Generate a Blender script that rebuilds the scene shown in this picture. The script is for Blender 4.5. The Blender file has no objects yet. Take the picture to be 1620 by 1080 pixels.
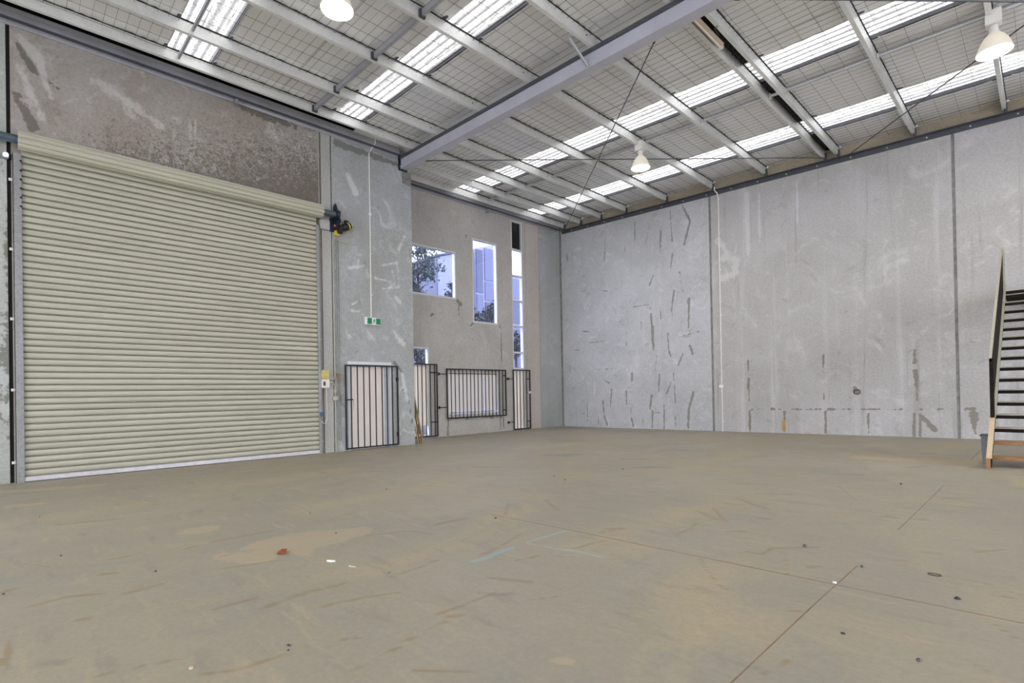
import bpy, bmesh, math, random
import numpy as np
from mathutils import Vector, Matrix

SC = bpy.context.scene
COL = SC.collection
random.seed(7)
rng = np.random.default_rng(11)

# ------------------------------------------------------------------ camera
cam_d = bpy.data.cameras.new('camera')
cam = bpy.data.objects.new('camera', cam_d)
COL.objects.link(cam)
SC.camera = cam
YAW, PIT, ROL = -0.80390701, 0.00634447, 0.01771811
W = Vector((math.sin(YAW) * math.cos(PIT), math.cos(YAW) * math.cos(PIT), math.sin(PIT)))
RR = Vector((math.cos(YAW), -math.sin(YAW), 0))
DD = W.cross(RR)
c_, s_ = math.cos(ROL), math.sin(ROL)
R2 = c_ * RR + s_ * DD
D2 = -s_ * RR + c_ * DD
m3 = Matrix((R2, -D2, -W)).transposed()
cam.matrix_world = Matrix.Translation((11.93, 0, 1.35)) @ m3.to_4x4()
cam_d.sensor_fit = 'HORIZONTAL'
cam_d.sensor_width = 36
cam_d.lens = 818.42821 / 1620 * 36
cam_d.shift_y = (615.66751 - 540) / 1620
cam_d.clip_start = 0.05
cam_d.clip_end = 300

# ------------------------------------------------------------------ world, exposure
wd = bpy.data.worlds.new('sky')
SC.world = wd
wd.use_nodes = True
nt = wd.node_tree
nt.nodes.clear()
wo = nt.nodes.new('ShaderNodeOutputWorld')
bg = nt.nodes.new('ShaderNodeBackground')
bg.inputs[1].default_value = 3.1
tc = nt.nodes.new('ShaderNodeTexCoord')
nz = nt.nodes.new('ShaderNodeTexNoise')
nz.inputs['Scale'].default_value = 2.2
nz.inputs['Detail'].default_value = 4
cr = nt.nodes.new('ShaderNodeValToRGB')
cr.color_ramp.elements[0].position = 0.35
cr.color_ramp.elements[0].color = (0.74, 0.79, 1.0, 1)
cr.color_ramp.elements[1].position = 0.65
cr.color_ramp.elements[1].color = (0.93, 0.95, 1.0, 1)
nt.links.new(tc.outputs['Generated'], nz.inputs['Vector'])
nt.links.new(nz.outputs['Fac'], cr.inputs['Fac'])
nt.links.new(cr.outputs['Color'], bg.inputs[0])
nt.links.new(bg.outputs[0], wo.inputs[0])
SC.view_settings.view_transform = 'Standard'
SC.view_settings.look = 'None'
SC.view_settings.gamma = 1
SC.view_settings.use_curve_mapping = False
SC.view_settings.exposure = 1.2
try:
    SC.cycles.use_denoising = True
    SC.cycles.max_bounces = 9
    SC.cycles.diffuse_bounces = 7
    SC.cycles.sample_clamp_indirect = 6
    SC.cycles.caustics_reflective = False
    SC.cycles.caustics_refractive = False
except Exception:
    pass
LAMP = 64.0      # radiance of a high-bay lens
SKYL = 1.15       # radiance of the translucent skylight sheets

# ------------------------------------------------------------------ materials
class NT:
    def __init__(s, name):
        s.m = bpy.data.materials.new(name)
        s.m.use_nodes = True
        s.t = s.m.node_tree
        s.t.nodes.clear()
        s.out = s.t.nodes.new('ShaderNodeOutputMaterial')
        s.b = s.t.nodes.new('ShaderNodeBsdfPrincipled')
        s.t.links.new(s.b.outputs[0], s.out.inputs[0])
        s.co = s.t.nodes.new('ShaderNodeTexCoord').outputs['Object']
    def set(s, sock, v):
        if isinstance(v, bpy.types.NodeSocket): s.t.links.new(v, sock)
        elif isinstance(v, (tuple, list)) and len(v) == 3 and sock.type == 'RGBA': sock.default_value = (*v, 1)
        else: sock.default_value = v
    def map(s, scale=(1, 1, 1), vec=None, rot=(0, 0, 0)):
        n = s.t.nodes.new('ShaderNodeMapping')
        s.set(n.inputs[0], vec or s.co)
        n.inputs['Scale'].default_value = scale
        n.inputs['Rotation'].default_value = rot
        return n.outputs[0]
    def noise(s, scale, detail=4, rough=.55, vec=None, dist=0):
        n = s.t.nodes.new('ShaderNodeTexNoise')
        s.set(n.inputs['Vector'], vec or s.co)
        n.inputs['Scale'].default_value = scale
        n.inputs['Detail'].default_value = detail
        n.inputs['Roughness'].default_value = rough
        n.inputs['Distortion'].default_value = dist
        return n.outputs['Fac']
    def ramp(s, fac, stops, interp='LINEAR'):
        n = s.t.nodes.new('ShaderNodeValToRGB')
        n.color_ramp.interpolation = interp
        e = n.color_ramp.elements
        while len(e) < len(stops): e.new(0.5)
        for el, (p, c) in zip(e, stops):
            el.position = p
            el.color = (*c, 1) if isinstance(c, (tuple, list)) else (c, c, c, 1)
        s.set(n.inputs[0], fac)
        return n.outputs[0]
    def mix(s, f, a, b, mode='MIX'):
        n = s.t.nodes.new('ShaderNodeMix')
        n.data_type = 'RGBA'
        n.blend_type = mode
        s.set(n.inputs[0], f); s.set(n.inputs[6], a); s.set(n.inputs[7], b)
        return n.outputs[2]
    def math(s, op, a, b=0.0, clamp=False):
        n = s.t.nodes.new('ShaderNodeMath')
        n.operation = op
        n.use_clamp = clamp
        s.set(n.inputs[0], a); s.set(n.inputs[1], b)
        return n.outputs[0]
    def step(s, v, lo, hi):
        n = s.t.nodes.new('ShaderNodeMapRange')
        n.interpolation_type = 'SMOOTHSTEP'
        s.set(n.inputs[0], v)
        n.inputs[1].default_value = lo; n.inputs[2].default_value = hi
        return n.outputs[0]
    def attr(s, name):
        n = s.t.nodes.new('ShaderNodeAttribute')
        n.attribute_name = name
        sp = s.t.nodes.new('ShaderNodeSeparateColor')
        s.t.links.new(n.outputs['Color'], sp.inputs[0])
        return sp.outputs[0], sp.outputs[1], sp.outputs[2], n.outputs['Alpha']
    def bump(s, h, strength=.3, dist=.01):
        n = s.t.nodes.new('ShaderNodeBump')
        n.inputs['Strength'].default_value = strength
        n.inputs['Distance'].default_value = dist
        s.set(n.inputs['Height'], h)
        s.t.links.new(n.outputs[0], s.b.inputs['Normal'])
    def fin(s, color, rough=.6, metal=0.0, spec=None):
        s.set(s.b.inputs['Base Color'], color)
        s.set(s.b.inputs['Roughness'], rough)
        s.set(s.b.inputs['Metallic'], metal)
        if spec is not None: s.b.inputs['Specular IOR Level'].default_value = spec
        return s.m

def srgb(r, g, b):
    f = lambda v: (v / 255 / 12.92) if v / 255 <= .04045 else ((v / 255 + .055) / 1.055) ** 2.4
    return (f(r), f(g), f(b))

def plain(name, rgb, rough=.5, metal=0.0, var=.12, scale=9):
    n = NT(name)
    a = tuple(c * (1 - var) for c in rgb); b = tuple(min(1, c * (1 + var)) for c in rgb)
    col = n.ramp(n.noise(scale, 5, .6), [(.3, a), (.7, b)])
    n.bump(n.noise(60, 3), .08, .002)
    return n.fin(col, rough, metal)

def concrete(name, base, alt, dark, light, swirl=.5, rough=.75, streak=.25, rust=None, seed=0, glossy=.3, gain=1.68):
    G = lambda c, k=gain: tuple(min(.85, v * k) for v in c)
    base, alt, light = G(base), G(alt), G(light); dark = G(dark, gain * .87)
    if rust is not None: rust = G(rust, 1.5)
    n = NT(name)
    mp = n.t.nodes.new('ShaderNodeMapping')
    mp.inputs['Location'].default_value = (seed * 3.1, seed * 1.7, seed * 2.3)
    n.set(mp.inputs[0], n.co)
    v = mp.outputs[0]
    big = n.noise(.55, 5, .6, v, .6)
    col = n.ramp(big, [(.34, alt), (.62, base)])
    cloud = n.noise(1.6, 8, .65, v, 1.4)
    col = n.mix(n.math('MULTIPLY', n.step(cloud, .52, .74), swirl), col, light)
    col = n.mix(n.math('MULTIPLY', n.step(n.noise(2.3, 7, .7, v, .8), .56, .74), swirl * .8), col, dark)
    if streak:
        st = n.noise(1.0, 6, .6, n.map((3.5, 3.5, .16), v))
        col = n.mix(n.math('MULTIPLY', n.step(st, .52, .78), streak), col, light)
        st2 = n.noise(1.3, 6, .6, n.map((5.5, 5.5, .2), v))
        col = n.mix(n.math('MULTIPLY', n.step(st2, .56, .8), streak), col, dark)
    vein = n.noise(3.2, 6, .55, v, 2.6)
    vv = n.math('ABSOLUTE', n.math('SUBTRACT', vein, .5))
    vm = n.math('MULTIPLY', n.math('SUBTRACT', 1.0, n.step(vv, .0, .016)), n.step(n.noise(.9, 2, .5, v), .55, .7))
    col = n.mix(n.math('MULTIPLY', vm, swirl * .9), col, light)
    fine = n.noise(22, 6, .7, v)
    col = n.mix(.35, col, n.ramp(fine, [(.3, (.30, .30, .30)), (.7, (.70, .70, .70))]), 'OVERLAY')
    r, g, b, a = n.attr('mark')
    jag = n.noise(9, 5, .65, v)
    jj = n.math('ADD', n.math('MULTIPLY', n.math('SUBTRACT', jag, .5), 1.5), n.math('MULTIPLY', n.math('SUBTRACT', n.noise(2.6, 4, .6, n.map((1, 1, .45), v)), .5), 1.9))
    dm = n.step(n.math('ADD', r, jj), .42, .58)
    col = n.mix(n.math('MULTIPLY', n.math('MULTIPLY', dm, n.step(r, .02, .25)), .88), col, dark)
    lm = n.math('MULTIPLY', n.step(n.math('ADD', g, jj), .30, .85), n.step(g, .0, .4))
    col = n.mix(n.math('MULTIPLY', lm, .6), col, light)
    if rust is not None:
        sp = n.noise(13, 8, .75, v, 1.2)
        rm = n.math('MULTIPLY', n.step(n.math('ADD', b, n.math('MULTIPLY', n.math('SUBTRACT', sp, .5), 2.2)), .45, .85), .75)
        col = n.mix(rm, col, rust)
        fl = n.math('MULTIPLY', n.step(n.noise(19, 5, .7, v, 2.0), .62, .68), n.step(b, .15, .5))
        col = n.mix(n.math('MULTIPLY', fl, .55), col, light)
    n.bump(n.math('ADD', n.math('MULTIPLY', fine, .5), n.math('MULTIPLY', cloud, .8)), .35, .012)
    n.b.inputs['Specular IOR Level'].default_value = glossy
    return n.fin(col, rough)

M = {}
M['conc_far1'] = concrete('concrete_lilac_grey', (.335, .335, .345), (.285, .290, .292), (.175, .172, .150), (.41, .41, .425), .7, streak=.22, seed=1)
M['conc_far2'] = concrete('concrete_warm_grey', (.310, .302, .302), (.268, .264, .250), (.165, .150, .125), (.42, .41, .41), .5, streak=.6, seed=2)
M['conc_front'] = concrete('concrete_blue_grey', (.235, .245, .255), (.200, .205, .195), (.125, .13, .12), (.40, .41, .41), .65, streak=.12, seed=3, gain=1.85)
M['conc_rust'] = concrete('concrete_stained_brown', (.235, .215, .200), (.195, .170, .145), (.115, .100, .085), (.37, .36, .34), .6, streak=.12, rust=(.080, .066, .054), seed=4, gain=1.75)
M['conc_strip'] = concrete('concrete_pale_strip', (.300, .300, .290), (.260, .255, .235), (.2, .19, .17), (.36, .36, .35), .3, streak=.15, seed=5, gain=1.6)
M['conc_left'] = concrete('concrete_far_left', (.27, .28, .27), (.22, .225, .20), (.12, .12, .10), (.36, .37, .35), .5, streak=.3, seed=6, gain=1.75)
M['conc_rec'] = concrete('concrete_taupe_grey', (.300, .290, .275), (.255, .245, .225), (.145, .135, .115), (.37, .36, .345), .35, streak=.15, seed=7, gain=1.8)
M['conc_pink'] = concrete('concrete_pinkish', (.290, .265, .248), (.265, .243, .225), (.19, .16, .14), (.37, .33, .31), .3, streak=.3, seed=8, gain=1.8)
M['conc_blue'] = concrete('concrete_corner_blue_grey', (.235, .245, .245), (.20, .208, .195), (.135, .138, .12), (.31, .32, .315), .45, streak=.25, seed=9, gain=1.8)
M['seam'] = plain('joint_sealant_grey', (.24, .235, .225), .7, 0, .3, 5)
M['parapet'] = concrete('concrete_dim_brown', (.25, .215, .16), (.20, .165, .12), (.1, .08, .06), (.3, .27, .21), .4, seed=10)

# floor
n = NT('floor_concrete')
big = n.noise(.35, 6, .6, None, .5)
col = n.ramp(big, [(.32, (.325, .300, .262)), (.66, (.385, .345, .285))])
dust = n.noise(.9, 7, .62, n.map((1.0, .55, 1), None, (0, 0, .6)), .8)
col = n.mix(n.math('MULTIPLY', n.step(dust, .48, .72), .62), col, (.47, .39, .27))
col = n.mix(n.math('MULTIPLY', n.step(n.noise(1.2, 7, .65, None, 1.0), .5, .72), .55), col, (.300, .298, .290))
wisp = n.noise(2.0, 6, .6, n.map((.8, 3.2, 1), None, (0, 0, -.75)))
col = n.mix(n.math('MULTIPLY', n.step(wisp, .55, .72), .5), col, (.26, .245, .225))
wisp2 = n.noise(2.4, 6, .6, n.map((.7, 3.8, 1), None, (0, 0, -.62)))
col = n.mix(n.math('MULTIPLY', n.step(wisp2, .54, .72), .5), col, (.46, .385, .28))
fine = n.noise(30, 5, .7)
col = n.mix(.22, col, n.ramp(fine, [(.3, (.34, .34, .34)), (.7, (.66, .66, .66))]), 'OVERLAY')
r, g, b, a = n.attr('mark')
jj = n.math('MULTIPLY', n.math('SUBTRACT', n.noise(7, 5, .6, n.map((1, 1, 1))), .5), 1.1)
col = n.mix(n.math('MULTIPLY', n.step(n.math('ADD', g, jj), .30, .62), n.math('MULTIPLY', n.step(g, .02, .3), .55)), col, (.50, .405, .29))
col = n.mix(n.math('MULTIPLY', n.step(n.math('ADD', r, n.math('MULTIPLY', jj, .7)), .05, 1.0), n.math('MULTIPLY', n.step(r, .0, .5), .62)), col, (.285, .205, .110))
col = n.mix(n.math('MULTIPLY', n.step(n.math('ADD', b, n.math('MULTIPLY', jj, .5)), .2, .7), n.math('MULTIPLY', n.step(b, .02, .3), .62)), col, (.32, .47, .56))
am = n.math('SUBTRACT', 1.0, a)
col = n.mix(n.math('MULTIPLY', n.step(n.math('ADD', am, n.math('MULTIPLY', jj, .8)), .2, .9), n.math('MULTIPLY', n.step(am, .02, .3), .4)), col, (.19, .19, .175))
n.bump(n.math('ADD', n.math('MULTIPLY', fine, .4), big), .12, .006)
n.b.inputs['Specular IOR Level'].default_value = .35
col = n.mix(1.0, col, (.93, .915, .82), 'MULTIPLY')
M['floor'] = n.fin(col, n.ramp(dust, [(.3, .42), (.7, .62)]))
M['joint'] = plain('joint_dust_brown', (.24, .16, .095), .9, 0, .4, 3)

# foil insulation
n = NT('foil_insulation')
st = n.noise(3, 5, .6, n.map((.9, 4.5, 1)), .6)
cr_ = n.noise(7, 6, .65, n.map((1, 1.6, 1)), 1.2)
h = n.math('ADD', n.math('MULTIPLY', st, .8), n.math('MULTIPLY', cr_, .45))
n.bump(h, .30, .03)
col = n.ramp(n.noise(1.2, 5, .6), [(.3, (.90, .90, .885)), (.7, (.97, .97, .96))])
M['foil'] = n.fin(col, n.ramp(cr_, [(.3, .28), (.7, .44)]), .38)

# skylight sheet: translucent ribbed glass-fibre lit by daylight, leaf litter lying on it
n = NT('skylight_sheet')
em = n.t.nodes.new('ShaderNodeEmission')
spk = n.noise(13, 7, .75, n.map((.7, 2.2, 1)), 1.5)
band = n.noise(2.1, 4, .6, n.map((.25, 9.0, 1)))
dm = n.math('MULTIPLY', n.step(n.math('ADD', spk, n.math('MULTIPLY', n.math('SUBTRACT', band, .5), .7)), .455, .60), .93)
colr = n.mix(dm, (1.0, 1.0, 1.0), (.10, .095, .10))
wv = n.t.nodes.new('ShaderNodeTexWave')
wv.bands_direction = 'Y'
wv.inputs['Scale'].default_value = 2.05
wv.inputs['Distortion'].default_value = .15
n.set(wv.inputs['Vector'], n.co)
colr = n.mix(n.math('MULTIPLY', n.step(n.math('ADD', wv.outputs['Fac'], n.math('MULTIPLY', n.math('SUBTRACT', spk, .5), .9)), .52, .86), .94), colr, (.12, .12, .13))
n.set(em.inputs[0], colr)
em.inputs[1].default_value = SKYL
n.fin((.6, .6, .62), .5)
ad = n.t.nodes.new('ShaderNodeAddShader')
n.t.links.new(n.b.outputs[0], ad.inputs[0]); n.t.links.new(em.outputs[0], ad.inputs[1])
n.t.links.new(ad.outputs[0], n.out.inputs[0])
M['sky'] = n.m

def emis(name, rgb, st, base=(.8, .8, .8)):
    n = NT(name)
    n.fin(base, .4)
    n.b.inputs['Emission Color'].default_value = (*rgb, 1)
    n.b.inputs['Emission Strength'].default_value = st
    return n.m
M['lens'] = emis('lamp_lens_lit', (1.0, .93, .74), LAMP)
M['lens_off'] = plain('lamp_lens_unlit', (.6, .6, .6))
M['dome'] = emis('lamp_dome_prismatic', (1.0, .90, .72), .16, (.50, .46, .40))
M['led'] = emis('small_led_lens', (.75, .78, 1.0), 9)

def galv(name, rgb, rough=.42, metal=.65):
    n = NT(name)
    v = n.t.nodes.new('ShaderNodeTexVoronoi')
    n.set(v.inputs['Vector'], n.co)
    v.inputs['Scale'].default_value = 38
    col = n.mix(.25, n.ramp(n.noise(1.5, 4, .6), [(.3, tuple(c * .88 for c in rgb)), (.7, tuple(min(1, c * 1.1) for c in rgb))]), v.outputs['Color'], 'SOFT_LIGHT')
    hs = n.t.nodes.new('ShaderNodeHueSaturation')
    hs.inputs['Saturation'].default_value = .35
    n.set(hs.inputs['Color'], col)
    return n.fin(hs.outputs[0], rough, metal)
M['galv'] = galv('galvanised_purlin_steel', (.76, .79, .76), .42, .22)
M['galv_tube'] = galv('galvanised_tube_blueish', (.42, .45, .50), .40, .25)
M['galv_guide'] = galv('galvanised_guide_track', (.28, .30, .29), .5, .2)
M['rafter'] = plain('grey_lilac_painted_steel', (.53, .53, .61), .45, .1, .06, 2)
M['eave'] = plain('grey_blue_eave_steel', (.36, .365, .40), .42, .2, .12, 2)
M['angle'] = plain('dark_grey_steel_angle', (.085, .088, .105), .5, .2, .15, 3)
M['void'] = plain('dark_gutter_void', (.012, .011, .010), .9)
M['rod'] = plain('dark_steel_rod', (.07, .07, .075), .4, .6)
M['black'] = plain('black_painted_steel', (.012, .012, .014), .45, .1)
M['bracket'] = plain('dark_blue_black_bracket', (.018, .026, .042), .4, .2)
M['axle'] = plain('blue_grey_axle_pipe', (.085, .115, .145), .4, .3)
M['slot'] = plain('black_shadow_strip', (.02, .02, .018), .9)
M['bin'] = plain('dull_grey_bin_metal', (.22, .23, .23), .6, 0)
M['white'] = plain('white_powder_coat', (.72, .72, .74), .4, 0, .04)
M['whitish'] = plain('off_white_plastic', (.78, .77, .73), .45, 0, .06)
M['conduit'] = plain('cream_white_conduit', (.86, .85, .80), .5, 0, .06)
M['conduit2'] = plain('dusty_cream_conduit', (.47, .45, .36), .5, 0, .08)
M['bolt'] = plain('shiny_bolt_head', (.8, .8, .75), .3, .3)
M['yellow'] = plain('dull_yellow_plastic', (.58, .48, .17), .5)
M['blue'] = plain('blue_plug', (.03, .16, .30), .5)
M['red'] = plain('red_button', (.45, .04, .03), .5)
M['orange'] = plain('orange_wire', (.6, .2, .08), .5)
M['motoryel'] = plain('motor_yellow_label', (.65, .5, .06), .4)
M['cream'] = plain('cream_boarding', (.86, .80, .70), .6, 0, .05, 2)
M['leaf_door'] = plain('beige_door_leaf', (.93, .85, .78), .5, 0, .03, 2)
M['batten'] = plain('cream_batten_fitting', (.62, .52, .42), .45, 0, .05)
M['green'] = plain('exit_green', (.0, .22, .085), .4, 0, .03)
M['signwhite'] = plain('exit_white', (.80, .86, .80), .4, 0, .02)
M['signdark'] = plain('exit_dark_figure', (.01, .05, .035), .5, 0, .02)
M['timber'] = plain('pale_stick_timber', (.36, .26, .13), .65, 0, .3, 6)

# roller curtain
def curtain(name, crease):
    n = NT(name)
    oi = n.t.nodes.new('ShaderNodeObjectInfo')
    vm = n.t.nodes.new('ShaderNodeVectorMath'); vm.operation = 'ADD'
    cx = n.t.nodes.new('ShaderNodeCombineXYZ')
    k = n.math('MULTIPLY', oi.outputs['Random'], 37.0)
    n.set(cx.inputs[1], k); n.set(cx.inputs[2], n.math('MULTIPLY', oi.outputs['Random'], 91.0))
    n.t.links.new(n.co, vm.inputs[0]); n.t.links.new(cx.outputs[0], vm.inputs[1])
    v = vm.outputs[0]
    g1 = n.noise(1.0, 5, .6, n.map((1, .6, 5), v))
    col = n.ramp(g1, [(.3, (.43, .415, .33)), (.7, (.52, .505, .405))])
    scuff = n.noise(2.5, 7, .7, n.map((1, .35, 14), v))
    col = n.mix(n.math('MULTIPLY', n.step(scuff, .58, .72), .6), col, (.68, .66, .62))
    grime = n.noise(2.0, 7, .7, n.map((1, .3, 16), v), .4)
    col = n.mix(n.math('MULTIPLY', n.step(grime, .56, .75), .35), col, (.22, .18, .11))
    if crease:      # shade painted dark into the two rolled creases of every slat
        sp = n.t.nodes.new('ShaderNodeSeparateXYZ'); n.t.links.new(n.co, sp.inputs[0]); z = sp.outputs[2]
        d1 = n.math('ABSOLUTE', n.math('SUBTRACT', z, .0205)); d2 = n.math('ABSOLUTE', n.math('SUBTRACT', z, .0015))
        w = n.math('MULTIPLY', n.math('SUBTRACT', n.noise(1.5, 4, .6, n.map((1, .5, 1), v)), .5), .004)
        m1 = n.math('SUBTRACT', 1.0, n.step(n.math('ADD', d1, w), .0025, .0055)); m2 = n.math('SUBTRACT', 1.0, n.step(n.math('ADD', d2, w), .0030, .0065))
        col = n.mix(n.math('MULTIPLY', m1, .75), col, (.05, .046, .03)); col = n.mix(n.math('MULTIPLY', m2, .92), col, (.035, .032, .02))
    n.bump(n.noise(4, 3), .05, .01)
    return n.fin(col, .42)
M['curtain'] = curtain('roller_curtain_cream', False)
M['slat'] = curtain('roller_slat_cream', True)

def wood(name, a, b, dark):
    n = NT(name)
    gr = n.noise(4, 6, .65, n.map((1.2, 14, 14)), .8)
    col = n.ramp(gr, [(.3, a), (.7, b)])
    col = n.mix(n.math('MULTIPLY', n.step(n.noise(9, 5, .7, n.map((1, 6, 6))), .6, .72), .6), col, dark)
    n.bump(gr, .2, .003)
    return n.fin(col, .55)
M['wood_orange'] = wood('orange_stained_timber', (.28, .13, .045), (.38, .2, .08), (.12, .05, .02))
M['wood_pale'] = wood('pale_timber', (.50, .38, .24), (.60, .47, .31), (.3, .2, .1))
M['wood_ochre'] = wood('ochre_timber', (.26, .15, .045), (.36, .22, .08), (.12, .06, .02))
def dull(m, s=.1):
    for nd in m.node_tree.nodes:
        if nd.type == 'BSDF_PRINCIPLED': nd.inputs['Specular IOR Level'].default_value = s; nd.inputs['Roughness'].default_value = .9
    return m
M['stair_black'] = wood('black_painted_timber', (.012, .010, .009), (.03, .022, .018), (.06, .03, .02))
dull(M['stair_black'])
M['rail_grey'] = wood('worn_grey_cream_rail', (.30, .28, .23), (.50, .47, .38), (.12, .12, .12))

# outdoors
M['asphalt'] = plain('asphalt_yard', (.05, .05, .052), .9)
M['apron'] = plain('pale_bounce_apron', (.70, .69, .66), .9)  # pale ground added to bounce daylight through the wall openings
M['bluewall'] = plain('lavender_precast_panel', (.072, .080, .145), .6, 0, .08, .6)
M['bluewall2'] = plain('pale_lavender_panel', (.17, .185, .29), .6, 0, .05, .6)
M['bluewall3'] = plain('slate_blue_panel', (.040, .048, .095), .6, 0, .08, .6)
M['fol'] = plain('dark_leaf', (.018, .026, .030), .6, 0, .4, 4)
M['fol2'] = plain('grey_green_leaf', (.055, .075, .075), .6, 0, .4, 4)
M['fol3'] = plain('autumn_leaf', (.35, .10, .05), .6, 0, .4, 4)
M['bark'] = plain('dark_bark', (.05, .04, .04), .9)
n = NT('cream_translucent_board')
n.fin(n.ramp(n.noise(3, 4), [(.3, (.93, .90, .85)), (.7, (.96, .94, .89))]), .6)
tl = n.t.nodes.new('ShaderNodeBsdfTranslucent'); tl.inputs[0].default_value = (.85, .80, .74, 1)
ms = n.t.nodes.new('ShaderNodeMixShader'); ms.inputs[0].default_value = .30
n.t.links.new(n.b.outputs[0], ms.inputs[1]); n.t.links.new(tl.outputs[0], ms.inputs[2]); n.t.links.new(ms.outputs[0], n.out.inputs[0])
M['cream'] = n.m
n = NT('window_glass')
gl = n.t.nodes.new('ShaderNodeBsdfGlossy'); gl.inputs['Roughness'].default_value = .02
gl.inputs[0].default_value = (.8, .85, 1, 1)
tr = n.t.nodes.new('ShaderNodeBsdfTransparent'); tr.inputs[0].default_value = (.88, .90, .98, 1)
mx = n.t.nodes.new('ShaderNodeMixShader'); mx.inputs[0].default_value = .06
n.t.links.new(tr.outputs[0], mx.inputs[1]); n.t.links.new(gl.outputs[0], mx.inputs[2]); n.t.links.new(mx.outputs[0], n.out.inputs[0])
M['glass'] = n.m

# ------------------------------------------------------------------ mesh helpers
class MB:
    """collects shapes; build() links them as one mesh object"""
    def __init__(s): s.v = []; s.f = []
    def add(s, vs, fs):
        o = len(s.v); s.v += [tuple(v) for v in vs]; s.f += [tuple(i + o for i in f) for f in fs]; return s
    def box(s, x0, x1, y0, y1, z0, z1):
        return s.hexa([(x0, y0, z0), (x1, y0, z0), (x1, y1, z0), (x0, y1, z0)], [(x0, y0, z1), (x1, y0, z1), (x1, y1, z1), (x0, y1, z1)])
    def hexa(s, a, b):
        return s.add(list(a) + list(b), [(3, 2, 1, 0), (4, 5, 6, 7), (0, 1, 5, 4), (1, 2, 6, 5), (2, 3, 7, 6), (3, 0, 4, 7)])
    def bevbox(s, x0, x1, y0, y1, z0, z1, b=.01):
        bm = bmesh.new(); bmesh.ops.create_cube(bm, size=1)
        for v in bm.verts:
            v.co = Vector(((x0 + x1) / 2 + v.co.x * (x1 - x0), (y0 + y1) / 2 + v.co.y * (y1 - y0), (z0 + z1) / 2 + v.co.z * (z1 - z0)))
        bmesh.ops.bevel(bm, geom=bm.edges[:], offset=b, segments=2, affect='EDGES')
        bm.verts.index_update()
        s.add([v.co[:] for v in bm.verts], [[v.index for v in f.verts] for f in bm.faces]); bm.free(); return s
    def tube(s, pts, r, n=8, cap=True):
        pts = [Vector(p) for p in pts]; rings = []
        for i, p in enumerate(pts):
            d = (pts[min(i + 1, len(pts) - 1)] - pts[max(i - 1, 0)]).normalized()
            up = Vector((0, 0, 1)) if abs(d.z) < .9 else Vector((1, 0, 0))
            a = d.cross(up).normalized(); b = d.cross(a)
            rr = r[i] if isinstance(r, (list, tuple)) else r
            rings.append([p + a * (rr * math.cos(t * 2 * math.pi / n)) + b * (rr * math.sin(t * 2 * math.pi / n)) for t in range(n)])
        vs = [v for rg in rings for v in rg]; fs = []
        for i in range(len(pts) - 1):
            for t in range(n):
                fs.append((i * n + t, i * n + (t + 1) % n, (i + 1) * n + (t + 1) % n, (i + 1) * n + t))
        if cap: fs += [tuple(range(n))[::-1], tuple((len(pts) - 1) * n + t for t in range(n))]
        return s.add(vs, fs)
    def lathe(s, prof, c, n=28, cap=False):
        vs = []; fs = []
        for r, z in prof:
            for t in range(n): vs.append((c[0] + r * math.cos(t * 2 * math.pi / n), c[1] + r * math.sin(t * 2 * math.pi / n), c[2] + z))
        for i in range(len(prof) - 1):
            for t in range(n): fs.append((i * n + t, i * n + (t + 1) % n, (i + 1) * n + (t + 1) % n, (i + 1) * n + t))
        if cap: fs += [tuple(range(n))[::-1], tuple((len(prof) - 1) * n + t for t in range(n))]
        return s.add(vs, fs)
    def extrude_y(s, prof, y0, y1, dz=None, closed=True):
        """prof: list of (x, z) closed outline"""
        n = len(prof)
        vs = [(x, y0, z) for x, z in prof] + [(x, y1, z) for x, z in prof]
        fs = [(i, (i + 1) % n, n + (i + 1) % n, n + i) for i in range(n if closed else n - 1)]
        if closed: fs += [tuple(range(n))[::-1], tuple(range(n, 2 * n))]
        return s.add(vs, fs)
    def mesh(s, name):
        me = bpy.data.meshes.new(name); me.from_pydata(s.v, [], s.f); me.update()
        bm = bmesh.new(); bm.from_mesh(me); bmesh.ops.recalc_face_normals(bm, faces=bm.faces[:]); bm.to_mesh(me); bm.free()
        return me
    def build(s, name, mat, parent=None, smooth=False, org=None):
        me = s.mesh(name)
        if org is not None:
            me.transform(Matrix.Translation(-Vector(org)))
        me.materials.append(M[mat] if isinstance(mat, str) else mat)
        if smooth: me.polygons.foreach_set('use_smooth', [True] * len(me.polygons))
        o = bpy.data.objects.new(name, me); COL.objects.link(o)
        if org is not None: o.location = org
        if parent is not None:
            o.parent = parent
            if org is not None: o.location = Vector(org) - wloc(parent)
            else: o.location = -wloc(parent)
        return o

def wloc(o):
    l = Vector(o.location)
    while o.parent is not None:
        o = o.parent; l += Vector(o.location)
    return l

def empty(name, loc, label=None, cat=None, group=None, kind=None, parent=None):
    o = bpy.data.objects.new(name, None); COL.objects.link(o); o.location = loc
    o.empty_display_size = .1
    if parent is not None: o.parent = parent; o.location = Vector(loc) - wloc(parent)
    tag(o, label, cat, group, kind); return o
def tag(o, label=None, cat=None, group=None, kind=None):
    if label: o['label'] = label
    if cat: o['category'] = cat
    if group: o['group'] = group
    if kind: o['kind'] = kind
    return o
def struct(name, loc=(0, 0, 0), label=None, cat='structure'):
    return empty(name, loc, label, cat, None, 'structure')
def link_copy(src, parent, dloc):
    c = src.copy(); COL.objects.link(c); c.parent = parent; c.location = Vector(src.location) + Vector(dloc); return c

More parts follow.
